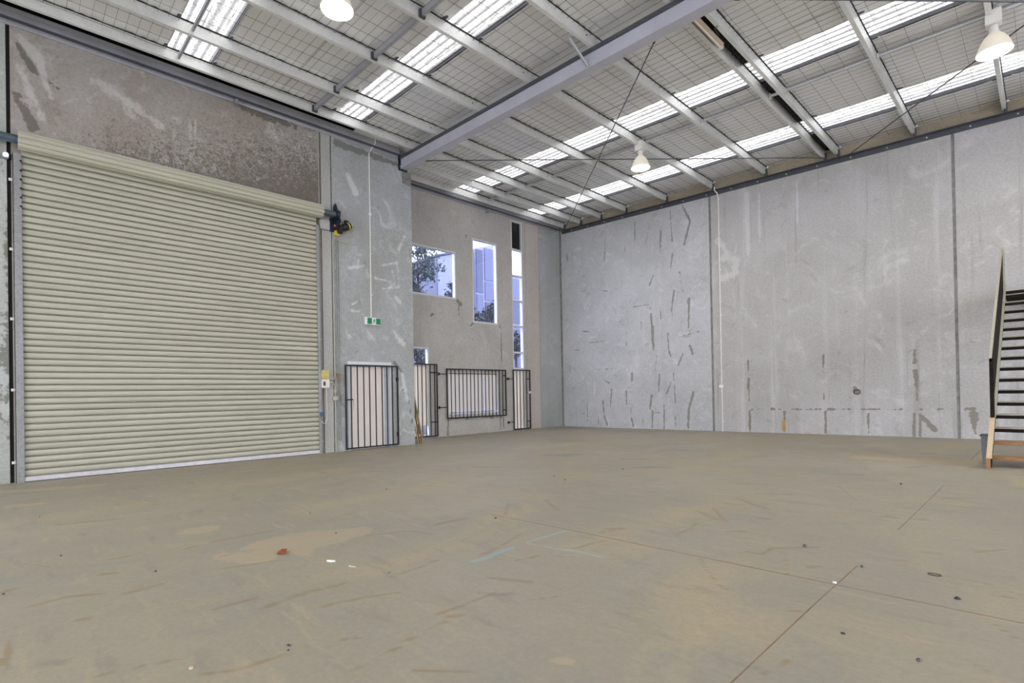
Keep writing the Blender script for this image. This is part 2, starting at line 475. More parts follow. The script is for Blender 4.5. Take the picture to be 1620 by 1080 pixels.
def capsules(U, V, marks, soft=1.0):
    """0..1 value that falls off from each stroke's centre line"""
    out = np.zeros(U.shape, np.float32)
    for a0, b0, a1, b1, r in marks:
        R_ = r * (1 + soft)
        k = (U > min(a0, a1) - R_) & (U < max(a0, a1) + R_) & (V > min(b0, b1) - R_) & (V < max(b0, b1) + R_)
        if not k.any(): continue
        u = U[k] - a0; v = V[k] - b0; du, dv = a1 - a0, b1 - b0
        t = np.clip((u * du + v * dv) / (du * du + dv * dv + 1e-9), 0, 1)
        d = np.hypot(u - t * du, v - t * dv)
        out[k] = np.maximum(out[k], np.clip(1 - d / R_, 0, 1))
    return out

def np_mesh(name, verts, quads, mat, parent=None, attr=None, smooth=False):
    me = bpy.data.meshes.new(name)
    me.vertices.add(len(verts)); me.vertices.foreach_set('co', np.asarray(verts, np.float32).ravel())
    q = np.asarray(quads, np.int32)
    me.loops.add(q.size); me.loops.foreach_set('vertex_index', q.ravel())
    me.polygons.add(len(q)); me.polygons.foreach_set('loop_start', np.arange(0, q.size, 4, dtype=np.int32))
    me.polygons.foreach_set('loop_total', np.full(len(q), 4, np.int32))
    if smooth: me.polygons.foreach_set('use_smooth', np.ones(len(q), bool))
    me.update(calc_edges=True)
    if attr is not None:
        at = me.color_attributes.new('mark', 'FLOAT_COLOR', 'POINT')
        at.data.foreach_set('color', np.asarray(attr, np.float32).ravel())
    me.materials.append(M[mat])
    o = bpy.data.objects.new(name, me); COL.objects.link(o)
    if parent is not None: o.parent = parent; o.location = -wloc(parent)
    return o

def wall_panel(name, parent, plane, axis, inward, u0, u1, z0, ztop, mat, holes=(), res=.1, paint=None, thick=.15, label=None):
    """precast panel standing on plane; axis 'x': plane is x=const and u runs along y; 'y': plane y=const, u along x"""
    us = set(np.round(np.linspace(u0, u1, max(2, int((u1 - u0) / res) + 1)), 4)); zs = set(np.round(np.linspace(z0, ztop(u0), max(2, int((ztop(u0) - z0) / res) + 1)), 4))
    for h in holes: us |= {round(h[0], 4), round(h[1], 4)}; zs |= {round(h[2], 4), round(h[3], 4)}
    us = np.array(sorted(us)); zs = np.array(sorted(zs))
    U, Z = np.meshgrid(us, zs, indexing='ij')
    zt = np.array([ztop(u) for u in us])[:, None]
    if not holes: Z = z0 + (Z - z0) * (zt - z0) / (ztop(u0) - z0)
    nu, nz_ = len(us), len(zs)
    P = np.full(U.shape, plane, float)
    vs = np.stack([P, U, Z], -1) if axis == 'x' else np.stack([U, P, Z], -1)
    idx = np.arange(nu * nz_).reshape(nu, nz_)
    cu = (us[:-1] + us[1:])[:, None] / 2; cz = (zs[:-1] + zs[1:])[None, :] / 2
    keep = np.ones((nu - 1, nz_ - 1), bool)
    for h in holes: keep &= ~((cu > h[0]) & (cu < h[1]) & (cz > h[2]) & (cz < h[3]))
    q = np.stack([idx[:-1, :-1], idx[1:, :-1], idx[1:, 1:], idx[:-1, 1:]], -1)[keep]
    flip = (axis == 'x' and inward < 0) or (axis == 'y' and inward > 0)
    if flip: q = q[:, ::-1]
    vs = vs.reshape(-1, 3)
    col = np.zeros((len(vs), 4), np.float32); col[:, 3] = 1
    if paint is not None:
        pr = paint(U.ravel(), Z.ravel())
        for k in range(len(pr)): col[:, k] = pr[k]
    # rim, reveals, back
    ex_v = []; ex_q = []
    back = plane - inward * thick
    def P3(u, z, p): return (p, u, z) if axis == 'x' else (u, p, z)
    def quad(a, b, c, d):
        o = len(vs) + len(ex_v); ex_v.extend([a, b, c, d]); ex_q.append((o, o + 1, o + 2, o + 3))
    rects = [(u0, u1, z0, None)] + [tuple(h) for h in holes]
    for a, b, c, d in rects:
        za = ztop(a) if d is None else d; zb = ztop(b) if d is None else d
        pts = [(a, c), (b, c), (b, zb), (a, za)]
        for i in range(4):
            p, r = pts[i], pts[(i + 1) % 4]
            quad(P3(*p, plane), P3(*r, plane), P3(*r, back), P3(*p, back))
    bu = sorted({u0, u1} | {h[0] for h in holes} | {h[1] for h in holes}); bz = sorted({z0} | {h[2] for h in holes} | {h[3] for h in holes}) + [None]
    for i in range(len(bu) - 1):
        for j in range(len(bz) - 1):
            mu = (bu[i] + bu[i + 1]) / 2; zt_ = bz[j + 1]; mz = (bz[j] + (zt_ if zt_ else ztop(mu))) / 2
            if any(h[0] < mu < h[1] and h[2] < mz < h[3] for h in holes): continue
            quad(P3(bu[i], bz[j], back), P3(bu[i + 1], bz[j], back), P3(bu[i + 1], zt_ if zt_ else ztop(bu[i + 1]), back), P3(bu[i], zt_ if zt_ else ztop(bu[i]), back))
    allv = np.vstack([vs, np.array(ex_v)]); allq = np.vstack([q, np.array(ex_q)])
    cc = np.zeros((len(ex_v), 4), np.float32); cc[:, 3] = 1
    o = np_mesh(name, allv, allq, mat, parent, np.vstack([col, cc]))
    if label: o['label'] = label
    return o

S = .0355                      # fall of the roof across the hall
def zp(x): return 7.69 - S * x  # underside of the purlins
def zr(x): return 7.90 - S * x  # underside of the roof blanket
def zf(x): return .0113 * max(0.0, x)  # floor rises gently away from the door wall

FAR_MARKS = [(2.599, 7.356, 2.564, 6.663, 0.013), (2.564, 6.663, 2.428, 6.386, 0.013), (3.382, 7.236, 3.422, 6.547, 0.025), (3.422, 6.547, 3.433, 6.206, 0.025), (3.031, 6.683, 2.986, 5.918, 0.026), (3.802, 7.332, 4.072, 6.723, 0.033), (4.072, 6.723, 3.846, 6.015, 0.033), (0.782, 6.891, 0.73, 6.101, 0.023), (2.04, 7.234, 2.036, 6.607, 0.009), (3.444, 5.823, 3.369, 5.372, 0.017), (2.73, 5.248, 2.566, 4.926, 0.022), (3.667, 5.191, 3.778, 4.504, 0.017), (1.624, 6.518, 1.604, 6.112, 0.009), (3.463, 4.595, 3.368, 4.016, 0.03), (3.368, 4.016, 3.379, 3.676, 0.03), (3.985, 4.266, 3.949, 3.363, 0.037), (3.966, 3.361, 3.978, 3.112, 0.016), (2.958, 4.198, 2.967, 3.723, 0.013), (2.64, 4.285, 2.587, 4.117, 0.017), (2.593, 3.941, 2.657, 3.236, 0.039), (2.657, 3.236, 2.674, 2.711, 0.039), (2.672, 3.496, 2.641, 2.975, 0.048), (1.609, 3.47, 1.597, 2.925, 0.018), (3.221, 3.226, 3.228, 2.671, 0.03), (3.228, 2.671, 3.307, 2.454, 0.03), (-0.008, 3.175, 0.64, 3.178, 0.024), (-0.326, 3.632, 0.002, 3.58, 0.02), (0.002, 3.58, 0.058, 3.43, 0.019), (3.594, 3.047, 4.299, 3.18, 0.013), (3.549, 3.051, 3.564, 2.899, 0.008), (3.736, 2.51, 3.566, 2.144, 0.025), (2.787, 2.53, 2.727, 2.012, 0.013), (0.384, 2.142, 1.012, 2.133, 0.014), (1.818, 1.943, 1.802, 1.691, 0.032), (0.641, 1.743, 0.821, 1.644, 0.042), (2.879, 1.876, 2.837, 1.272, 0.039), (3.387, 1.899, 3.42, 1.307, 0.025), (3.42, 1.307, 3.44, 0.927, 0.025), (3.298, 1.606, 3.121, 1.209, 0.025), (3.772, 1.717, 3.763, 1.302, 0.012), (0.94, 1.436, 0.869, 0.783, 0.028), (1.561, 1.334, 1.561, 0.861, 0.027), (2.572, 1.162, 2.493, 0.707, 0.035), (4.061, 1.257, 3.911, 0.763, 0.037), (3.911, 0.763, 3.863, 0.126, 0.037), (0.555, 0.97, 0.578, 0.497, 0.043), (0.578, 0.497, 0.707, 0.124, 0.043), (1.728, 0.744, 1.752, 0.383, 0.018), (1.752, 0.383, 1.829, 0.088, 0.045), (-0.181, 0.921, -0.173, 0.241, 0.015), (2.59, 0.664, 2.558, 0.096, 0.044), (3.028, 0.841, 3.012, 0.069, 0.03), (3.421, 0.464, 3.432, 0.127, 0.025), (2.215, 0.367, 2.19, 0.127, 0.018), (-0.499, 0.527, -0.314, 0.501, 0.025), (2.697, 0.596, 3.032, 0.575, 0.009), (0.322, 0.445, 0.326, 0.111, 0.01), (-1.053, 6.752, -0.995, 6.439, 0.02), (-0.704, 5.178, -0.143, 5.152, 0.01), (0.602, 5.037, 0.852, 4.979, 0.014), (1.922, 4.275, 2.61, 4.263, 0.009), (-0.756, 2.948, -0.442, 2.935, 0.01), (2.218, 3.721, 2.23, 3.32, 0.009), (3.988, 2.74, 4.07, 2.488, 0.049), (4.314, 1.051, 4.302, 0.482, 0.008), (5.791, 2.197, 5.792, 1.856, 0.024), (5.795, 1.625, 5.782, 1.364, 0.04), (5.796, 1.324, 5.797, 0.983, 0.02), (7.762, 2.205, 7.756, 1.903, 0.029), (7.773, 1.434, 7.753, 1.039, 0.007), (9.713, 2.196, 9.707, 1.905, 0.039), (9.719, 1.691, 9.723, 1.354, 0.052), (9.728, 1.354, 9.727, 0.999, 0.026), (5.807, 0.69, 5.803, 0.111, 0.028), (6.76, 0.679, 6.749, 0.134, 0.042), (7.778, 0.694, 7.78, 0.141, 0.032), (8.744, 0.66, 8.735, 0.161, 0.024), (9.675, 0.675, 9.66, 0.137, 0.029), (9.777, 0.658, 9.773, 0.143, 0.023), (9.802, 0.613, 10.047, 0.302, 0.042), (10.741, 0.693, 10.746, 0.42, 0.027), (10.746, 0.42, 10.746, 0.177, 0.027), (10.741, 0.693, 10.743, 0.542, 0.052), (8.471, 1.313, 8.504, 1.209, 0.049), (5.862, 0.738, 5.893, 0.738, 0.032), (5.999, 0.739, 6.068, 0.74, 0.02), (6.128, 0.741, 6.195, 0.741, 0.02), (6.225, 0.742, 6.255, 0.742, 0.019), (6.424, 0.744, 6.489, 0.745, 0.031), (6.604, 0.746, 6.669, 0.746, 0.019), (6.747, 0.747, 6.775, 0.748, 0.019), (6.936, 0.749, 6.998, 0.75, 0.019), (7.06, 0.751, 7.121, 0.751, 0.03), (7.169, 0.752, 7.196, 0.752, 0.019), (7.283, 0.753, 7.343, 0.754, 0.018), (7.363, 0.754, 7.423, 0.755, 0.018), (7.443, 0.755, 7.469, 0.755, 0.029), (7.528, 0.756, 7.586, 0.756, 0.018), (7.625, 0.757, 7.683, 0.757, 0.018), (7.836, 0.759, 7.862, 0.759, 0.018), (7.899, 0.76, 7.956, 0.76, 0.029), (7.974, 0.761, 8.03, 0.761, 0.018), (8.068, 0.762, 8.092, 0.762, 0.018), (8.178, 0.763, 8.233, 0.763, 0.018), (8.299, 0.764, 8.353, 0.765, 0.028), (8.371, 0.765, 8.395, 0.765, 0.017), (8.46, 0.766, 8.513, 0.766, 0.017), (8.549, 0.767, 8.601, 0.767, 0.017), (8.636, 0.768, 8.659, 0.768, 0.027), (8.723, 0.769, 8.775, 0.769, 0.017), (8.792, 0.769, 8.843, 0.77, 0.017), (8.866, 0.77, 8.888, 0.771, 0.017), (8.939, 0.771, 8.989, 0.772, 0.027), (9.034, 0.772, 9.084, 0.773, 0.017), (9.144, 0.773, 9.166, 0.774, 0.017), (9.286, 0.775, 9.334, 0.775, 0.017), (9.383, 0.776, 9.431, 0.776, 0.026), (9.499, 0.777, 9.52, 0.777, 0.016), (9.573, 0.778, 9.62, 0.778, 0.016), (9.677, 0.779, 9.723, 0.78, 0.016), (9.805, 0.78, 9.825, 0.781, 0.026), (10.12, 0.784, 10.164, 0.784, 0.016), (10.169, 0.784, 10.212, 0.785, 0.016), (10.361, 0.786, 10.38, 0.787, 0.016), (10.605, 0.789, 10.647, 0.79, 0.025), (10.675, 0.79, 10.716, 0.79, 0.015), (10.766, 0.791, 10.784, 0.791, 0.015)]
FLOOR_BR = [(8.52, -0.04, 7.88, -0.01, 0.01), (7.55, 0.05, 7.52, 0.25, 0.026), (7.52, 0.25, 7.62, 0.4, 0.023), (7.74, 0.52, 7.71, 0.72, 0.026), (7.12, 0.45, 7.17, 0.53, 0.03), (6.7, 0.53, 6.72, 0.68, 0.02), (6.72, 0.68, 6.64, 0.75, 0.011), (8.66, 1.07, 8.6, 1.33, 0.016), (8.6, 1.33, 8.66, 1.54, 0.02), (8.47, 0.84, 8.47, 1.08, 0.016), (8.91, 1.3, 8.94, 1.41, 0.013), (8.9, 0.19, 8.95, 0.38, 0.01), (8.95, 0.38, 9.02, 0.58, 0.011), (9.25, 0.59, 9.33, 0.72, 0.013), (9.33, 0.72, 9.36, 0.95, 0.015), (6.85, 1.01, 6.82, 1.12, 0.019), (6.76, 1.26, 6.79, 1.76, 0.023), (7.33, 1.16, 7.29, 1.29, 0.016), (7.67, 1.1, 7.79, 1.48, 0.019), (4.72, 0.33, 4.9, 0.84, 0.035), (8.05, 0.26, 8.06, 0.29, 0.03), (6.31, 0.05, 6.58, 0.19, 0.01), (7.07, -0.06, 7.05, -0.03, 0.034), (8.36, -0.06, 8.44, -0.06, 0.002), (8.91, 1.3, 8.96, 1.52, 0.017), (8.96, 1.52, 9.06, 1.74, 0.018), (8.68, 1.06, 8.63, 1.36, 0.017), (8.63, 1.36, 8.64, 1.6, 0.019), (8.77, 1.93, 8.75, 2.12, 0.017), (8.75, 2.12, 8.7, 2.32, 0.015), (8.87, 2.59, 8.78, 2.93, 0.017), (8.78, 2.93, 8.65, 3.25, 0.016), (8.02, 3.64, 7.63, 4.05, 0.016), (7.82, 4.47, 8.33, 4.13, 0.02), (9.72, 1.09, 9.71, 1.25, 0.013), (9.71, 1.25, 9.69, 1.36, 0.013), (9.67, 1.4, 9.64, 1.52, 0.009), (9.64, 1.52, 9.63, 1.69, 0.011), (9.51, 1.72, 9.53, 1.89, 0.018), (9.59, 1.74, 9.62, 1.79, 0.024), (9.51, 1.9, 9.52, 2.15, 0.009), (9.4, 1.18, 9.45, 1.26, 0.013), (9.32, 0.8, 9.34, 0.95, 0.011), (9.29, 3.19, 9.34, 3.53, 0.017), (9.16, 3.71, 9.25, 3.97, 0.016), (7.8, 2.92, 7.81, 3.25, 0.04), (7.65, 2.29, 7.8, 2.63, 0.021), (7.8, 2.63, 8.09, 2.71, 0.016), (6.64, 2.55, 6.7, 2.65, 0.03), (9.77, 2.21, 9.84, 2.36, 0.013), (9.29, 2.3, 9.56, 2.43, 0.024), (9.94, 1.29, 10.14, 1.47, 0.01), (10.42, 2.0, 10.45, 1.98, 0.007), (9.17, 2.68, 9.21, 2.87, 0.016), (9.4, 5.04, 9.72, 4.8, 0.017), (9.47, 5.26, 9.8, 4.8, 0.015), (9.72, 4.02, 9.68, 4.35, 0.014), (9.68, 4.35, 9.66, 4.54, 0.015), (10.11, 3.66, 10.28, 3.41, 0.009), (10.28, 3.41, 10.46, 3.19, 0.009), (10.46, 3.19, 10.53, 3.15, 0.015), (9.43, 5.92, 9.69, 5.7, 0.021), (9.69, 5.7, 9.92, 5.55, 0.025), (10.0, 5.11, 10.06, 5.13, 0.032), (9.98, 4.45, 10.09, 4.55, 0.021), (10.32, 3.98, 10.43, 3.99, 0.019), (10.43, 3.99, 10.43, 4.19, 0.008), (10.43, 4.19, 10.68, 4.45, 0.019), (10.59, 3.99, 10.71, 3.68, 0.007), (10.71, 3.68, 10.74, 3.52, 0.007), (10.78, 3.91, 10.81, 3.97, 0.027), (10.84, 5.9, 10.92, 5.9, 0.041), (11.06, 5.94, 11.13, 5.97, 0.033), (11.15, 4.42, 11.22, 4.5, 0.015), (11.05, 2.29, 11.08, 2.37, 0.01), (11.08, 2.37, 11.1, 2.51, 0.008), (10.55, 7.94, 10.69, 7.69, 0.022), (10.08, 7.43, 10.43, 6.61, 0.014), (11.72, 4.07, 11.77, 4.08, 0.017), (11.41, 4.27, 11.64, 4.28, 0.014), (11.64, 4.28, 11.79, 4.17, 0.011), (11.66, 3.67, 11.82, 3.41, 0.008), (11.55, 5.04, 11.68, 5.24, 0.018), (9.13, 3.85, 9.24, 3.98, 0.026), (10.91, 3.06, 10.97, 3.1, 0.011)]
FLOOR_LT = [(7.28, 1.6, 7.31, 1.87, 0.22), (7.31, 1.87, 7.43, 2.04, 0.223), (7.55, 1.62, 7.76, 1.69, 0.063), (7.6, 1.33, 7.65, 1.42, 0.097), (7.38, 1.59, 7.47, 1.77, 0.21), (7.35, 1.22, 7.63, 1.36, 0.105), (6.14, 1.24, 6.18, 1.33, 0.134), (7.41, 1.81, 7.47, 2.06, 0.201), (7.32, 2.09, 7.45, 2.32, 0.132), (9.75, 10.69, 10.81, 10.71, 0.3), (10.99, 10.14, 11.23, 12.3, 0.111), (2.82, -0.01, 2.93, 0.19, 0.094), (1.14, -0.16, 1.59, 0.89, 0.168), (10.34, 1.79, 10.39, 1.82, 0.031)]
FLOOR_BL = [(8.94, 2.45, 8.95, 2.6, 0.041), (8.93, 2.65, 8.9, 2.88, 0.032), (8.88, 3.07, 8.9, 3.57, 0.024), (8.9, 3.06, 9.2, 3.1, 0.016), (9.2, 3.1, 9.39, 3.16, 0.025), (9.39, 3.16, 9.61, 3.16, 0.021)]
FLOOR_DK = [(7.19, 7.42, 7.62, 7.65, 0.104), (6.33, 8.25, 6.73, 8.41, 0.094), (11.14, 7.24, 11.28, 7.36, 0.046), (9.82, 8.39, 10.09, 8.55, 0.06), (10.45, 9.7, 10.61, 10.0, 0.055), (8.58, 0.1, 8.63, 0.15, 0.038), (9.56, 2.14, 9.61, 2.21, 0.037), (9.54, 6.31, 9.82, 6.49, 0.04), (3.85, 4.42, 4.24, 4.6, 0.047), (4.86, 5.82, 5.31, 6.08, 0.056), (4.88, 7.91, 5.14, 8.26, 0.239), (11.63, 3.06, 11.75, 2.95, 0.008), (11.26, 4.79, 11.36, 4.82, 0.032)]

# ================================================================== FLOOR
XF0, XF1, YF0, YF1 = -1.4, 20.0, -8.0, 15.6
fl = tag(empty('floor', (0, 0, 0)), 'dusty grey-beige concrete slab floor with brown scuffs', 'floor', None, 'structure')
us = np.unique(np.concatenate([np.arange(-1.4, 13.6, .035), np.array([0.0]), np.linspace(13.6, 20, 12)]))
vs_ = np.unique(np.concatenate([np.linspace(-8, -.6, 12), np.arange(-.6, 6, .03), np.arange(6, 15.6, .06), np.array([15.6])]))
U, V = np.meshgrid(us, vs_, indexing='ij')
Z = .0113 * np.maximum(0, U)
idx = np.arange(U.size).reshape(U.shape)
q = np.stack([idx[:-1, :-1], idx[1:, :-1], idx[1:, 1:], idx[:-1, 1:]], -1).reshape(-1, 4)
colr = np.zeros((U.size, 4), np.float32)
colr[:, 0] = capsules(U.ravel(), V.ravel(), FLOOR_BR, .9)
colr[:, 1] = capsules(U.ravel(), V.ravel(), FLOOR_LT, .9)
colr[:, 2] = capsules(U.ravel(), V.ravel(), FLOOR_BL, .5)
colr[:, 3] = 1 - capsules(U.ravel(), V.ravel(), FLOOR_DK, .9)
np_mesh('slab_surface', np.stack([U.ravel(), V.ravel(), Z.ravel()], -1), q, 'floor', fl, colr)
sb = MB(); sb.box(-1.6, 20.2, -8.2, 15.8, -.3, -.004); sb.build('slab_base', 'floor', fl)
def joint(p, r, w):
    a, b = Vector((*p, 0)), Vector((*r, 0)); d = (b - a).normalized(); nn = Vector((-d.y, d.x, 0)) * w / 2
    m = MB(); q4 = [a - nn, b - nn, b + nn, a + nn]
    m.hexa([(v.x, v.y, zf(v.x) - .002) for v in q4], [(v.x, v.y, zf(v.x) + .0012) for v in q4]); return m
for p, r, w in [((7.9, 3.56), (8.7, 3.60), .004), ((8.7, 3.60), (11.0, 3.66), .007), ((11.0, 3.66), (13.6, 3.72), .006), ((13.6, 3.72), (19.9, 3.8), .006),
                ((10.99, -8), (10.99, 3.2), .0065), ((10.99, 3.2), (11.0, 4.15), .006), ((11.02, 5.4), (11.02, 8.2), .006), ((11.03, 11.2), (11.03, 14.3), .007)]:
    joint(p, r, w).build('control_joint', 'joint', fl)

# ================================================================== WALLS
# left wall: panels flush at x = 0, y -8 .. 7.82
wl = struct('wall_left', label='left wall of precast concrete panels holding the roller door')
MB().box(-.17, -.035, -8, .02, 0, 7.9).box(-.17, -.035, 0, 5.88, 2.4, 7.9).box(-.17, -.035, 0, 5.88, 0, 2.3).box(-.17, -.035, 7.16, 7.80, 0, 7.9).box(-.17, -.035, 5.88, 7.16, 2.3, 7.9).build('joint_backing', 'seam', wl)
def t_const(h): return lambda u: h
def pl_left(u, z):
    d = np.clip(1 - np.abs(u + .05) / .35, 0, 1) * .55 * (z < 5.6); return d, np.zeros_like(u), np.zeros_like(u)
wall_panel('concrete_panel', wl, 0, 'x', 1, -8, -5.5, 0, t_const(7.9), 'conc_left')
wall_panel('concrete_panel', wl, 0, 'x', 1, -5.46, -.05, 0, t_const(7.9), 'conc_left', res=.06, paint=pl_left)
def pl_rust(u, z):
    b = np.clip(.52 + .30 * np.clip((6.75 - z), -1, 1) + .22 * np.clip((u - 3.0) / 2.3, -.7, 1), 0, 1) * (z > 5.4)
    b = np.maximum(b, np.clip(1 - (7.7 - z) / .5, 0, 1) * .7 * (u > 3.2))
    b = b * np.clip((u + .3) / 1.6, .45, 1)
    g = capsules(u, z, [(1.15, 7.15, 1.75, 6.85, .10), (1.75, 6.85, 2.1, 6.68, .07), (.10, 7.5, .35, 7.2, .08), (.35, 7.2, .5, 6.6, .05), (2.6, 7.0, 2.6, 6.0, .02), (2.7, 7.0, 2.7, 6.1, .012), (4.95, 7.2, 5.15, 6.9, .03), (4.2, 7.25, 4.3, 7.15, .04), (.1, 7.0, .4, 6.2, .06)], 1.0)
    r = capsules(u, z, [(.1, 7.35, .3, 7.0, .05), (.3, 7.0, .6, 6.8, .03), (.05, 6.5, .3, 6.0, .08), (3.6, 7.6, 4.6, 7.55, .1)], 1)
    return r, g, b
wall_panel('concrete_panel', wl, -.004, 'x', 1, 0.0, 5.28, 0, t_const(7.9), 'conc_rust', res=.045, paint=pl_rust, label='brown-stained concrete panel over the roller door')
MB().box(-.034, -.028, -.052, .002, 0, 7.65).build('dark_joint', 'void', wl)
MB().box(-.03, .006, 5.245, 5.262, 5.6, 7.7).build('joint_sealant', 'conc_strip', wl)
wall_panel('concrete_panel', wl, 0, 'x', 1, 5.31, 5.54, 0, t_const(7.9), 'conc_strip', label='narrow pale concrete strip between panels')
def pl_front(u, z):
    g = capsules(u, z, [(6.0, 4.5, 6.35, 4.6, .03), (6.2, 4.5, 6.25, 4.75, .03), (6.9, 4.7, 7.35, 4.85, .035), (7.35, 4.85, 7.4, 4.2, .03), (7.4, 4.2, 6.9, 4.1, .025), (6.7, 4.35, 7.25, 4.3, .03), (7.2, 4.6, 7.25, 4.4, .03), (6.05, 3.6, 6.2, 3.7, .02), (6.0, 3.45, 6.25, 3.45, .02), (7.3, 3.9, 7.42, 3.8, .05), (7.2, 3.0, 7.5, 2.7, .07), (6.0, 6.8, 6.2, 6.4, .06), (7.4, 5.2, 7.6, 5.6, .05), (7.45, 1.9, 7.6, 1.2, .05)], 1.2)
    r = capsules(u, z, [(7.6, 1.4, 7.75, .5, .012), (7.45, 1.5, 7.6, 1.2, .012), (7.2, 2.2, 7.45, 1.95, .03), (5.7, 7.5, 7.6, 7.45, .07)], 1)
    return r, g, np.zeros_like(u)
wall_panel('concrete_panel', wl, 0, 'x', 1, 5.57, 7.82, 0, t_const(7.9), 'conc_front', holes=[(5.9, 7.12, 0.0, 2.2)], res=.045, paint=pl_front, label='blue-grey concrete panel with the exit door')
wr = struct('wall_return', label='end face of the projecting left wall at the window bay')
MB().box(-1.4, -.151, 7.66, 7.82, 0, 7.9).build('concrete_panel', 'conc_front', wr)
# recessed wall x=-1.4
wb = struct('wall_recess', label='recessed concrete wall with the windows')
W1 = (8.2, 10.42, 4.41, 5.97); W2 = (11.1, 12.24, 3.72, 6.58); W3 = (12.93, 13.5, .03, 7.57); W4 = (8.2, 9.31, .03, 2.81); W5 = (10.0, 12.2, .66, 2.07)
def pl_rec(u, z):
    r = capsules(u, z, [(10.45, 4.38, 10.6, 4.25, .05), (10.5, 4.3, 10.52, 3.6, .015), (11.08, 3.7, 10.98, 3.6, .03), (11.02, 3.65, 11.03, 3.15, .015), (12.3, 3.7, 12.4, 3.5, .025), (12.35, 3.6, 12.37, 2.3, .012), (12.4, 3.5, 12.45, 3.45, .02),
        (9.98, .6, 9.98, .05, .03), (12.25, .5, 12.25, .05, .015), (12.4, .5, 12.42, .05, .015), (10.15, .45, 10.16, .1, .01), (10.0, .52, 12.3, .52, .02), (10.85, 6.6, 10.88, 6.35, .02), (9.4, 3.8, 9.45, 3.85, .03)], 1)
    return r, np.zeros_like(u), np.zeros_like(u)
wall_panel('concrete_panel', wb, -1.4, 'x', 1, 7.82, 13.62, 0, t_const(7.9), 'conc_rec', holes=[W1, W2, W3, W4, W5], res=.05, paint=pl_rec, thick=.16, label='taupe concrete panel pierced by the windows')
wall_panel('concrete_panel', wb, -1.4, 'x', 1, 13.635, 14.36, 0, t_const(7.9), 'conc_pink', res=.1, thick=.16, label='narrow pinkish concrete panel right of the strip window')
wall_panel('concrete_panel', wb, -1.4, 'x', 1, 14.375, 15.6, 0, t_const(7.9), 'conc_blue', res=.1, thick=.16, label='blue-grey concrete panel in the far corner')
MB().box(-1.54, -1.41, 13.6, 14.4, 0, 7.9).build('joint_backing', 'seam', wb)
# far wall y=15.6
wf = struct('wall_far', label='long concrete wall at the end of the hall with dark drip stains')
MB().hexa([(-1.6, 15.615, 0), (20, 15.615, 0), (20, 15.8, 0), (-1.6, 15.8, 0)], [(-1.6, 15.615, 7.94), (20, 15.615, 7.18), (20, 15.8, 7.18), (-1.6, 15.8, 7.94)]).build('joint_backing', 'seam', wf)
FXA = [m for m in FAR_MARKS if m[0] < 4.7]; FXB = [m for m in FAR_MARKS if 4.7 <= m[0] < 10.48]; FXC = [m for m in FAR_MARKS if m[0] >= 10.48]
def pf(ms, light=()):
    def f(u, z): return capsules(u, z, ms, .75), capsules(u, z, light, 1.0) if light else np.zeros_like(u), np.zeros_like(u)
    return f
wall_panel('concrete_panel', wf, 15.6, 'y', -1, -1.33, 4.68, 0, zr, 'conc_far1', res=.03, paint=pf(FXA), label='lilac-grey far wall panel covered in dark vertical drips')
wall_panel('concrete_panel', wf, 15.6, 'y', -1, 4.75, 10.455, 0, zr, 'conc_far2', res=.03, paint=pf(FXB, [(4.95, 5.95, 5.3, 5.4, .07), (5.15, 5.35, 5.5, 5.2, .10), (5.5, 5.2, 5.45, 4.85, .09), (5.1, 4.72, 5.5, 4.82, .10), (4.95, 5.9, 5.15, 5.7, .08), (6.2, 7.0, 6.2, 5.6, .03), (5.85, 7.1, 5.85, 5.3, .05), (7.2, 7.0, 7.2, 5.9, .03)]), label='warm grey middle panel of the far wall with a row of patches near the floor')
wall_panel('concrete_panel', wf, 15.6, 'y', -1, 10.515, 16.2, 0, zr, 'conc_far2', res=.05, paint=pf(FXC), label='right-hand panel of the far wall behind the stair')
wall_panel('concrete_panel', wf, 15.6, 'y', -1, 16.25, 20, 0, zr, 'conc_far2', res=.3)
MB().box(-1.41, -1.325, 15.575, 15.62, 0, 7.95).build('corner_sealant', 'seam', wf)
MB().box(6.70, 6.78, 15.585, 15.60, .14, .42).build('rust_patch', plain('rusty_cavity', (.5, .28, .12), .9, 0, .4, 8), wf)
MB().box(4.68, 4.75, 15.60, 15.612, 7.45, 7.72).box(10.455, 10.515, 15.60, 15.612, 7.25, 7.5).build('joint_gap', 'void', wf)
# unseen walls close the hall; their openings are added to let in fill daylight
wg = struct('wall_right', label='concrete wall on the right with an opening added to let in fill daylight, out of view')
for by in ((-8.2, 3.6, 0, 7.3), (12.4, 15.8, 0, 7.3)): MB().box(20, 20.2, by[0], by[1], by[2], by[3]).build('concrete_panel', 'conc_rec', wg)
for by in ((3.6, 12.4),): MB().box(20, 20.2, by[0], by[1], 6.0, 7.3).build('added_opening_lintel', 'conc_rec', wg)
wk = struct('wall_back', label='concrete wall behind the camera with two openings added to let in fill daylight')
for bx in ((-.2, 1.2, 0, 7.9), (9.4, 10.8, 0, 7.5), (19.0, 20.2, 0, 7.5)): MB().box(bx[0], bx[1], -8.2, -8, bx[2], bx[3]).build('concrete_panel', 'conc_rec', wk)
for bx in ((1.2, 9.4, 6.0, 7.7), (10.8, 19.0, 6.0, 7.3)): MB().box(bx[0], bx[1], -8.2, -8, bx[2], bx[3]).build('added_opening_lintel', 'conc_rec', wk)

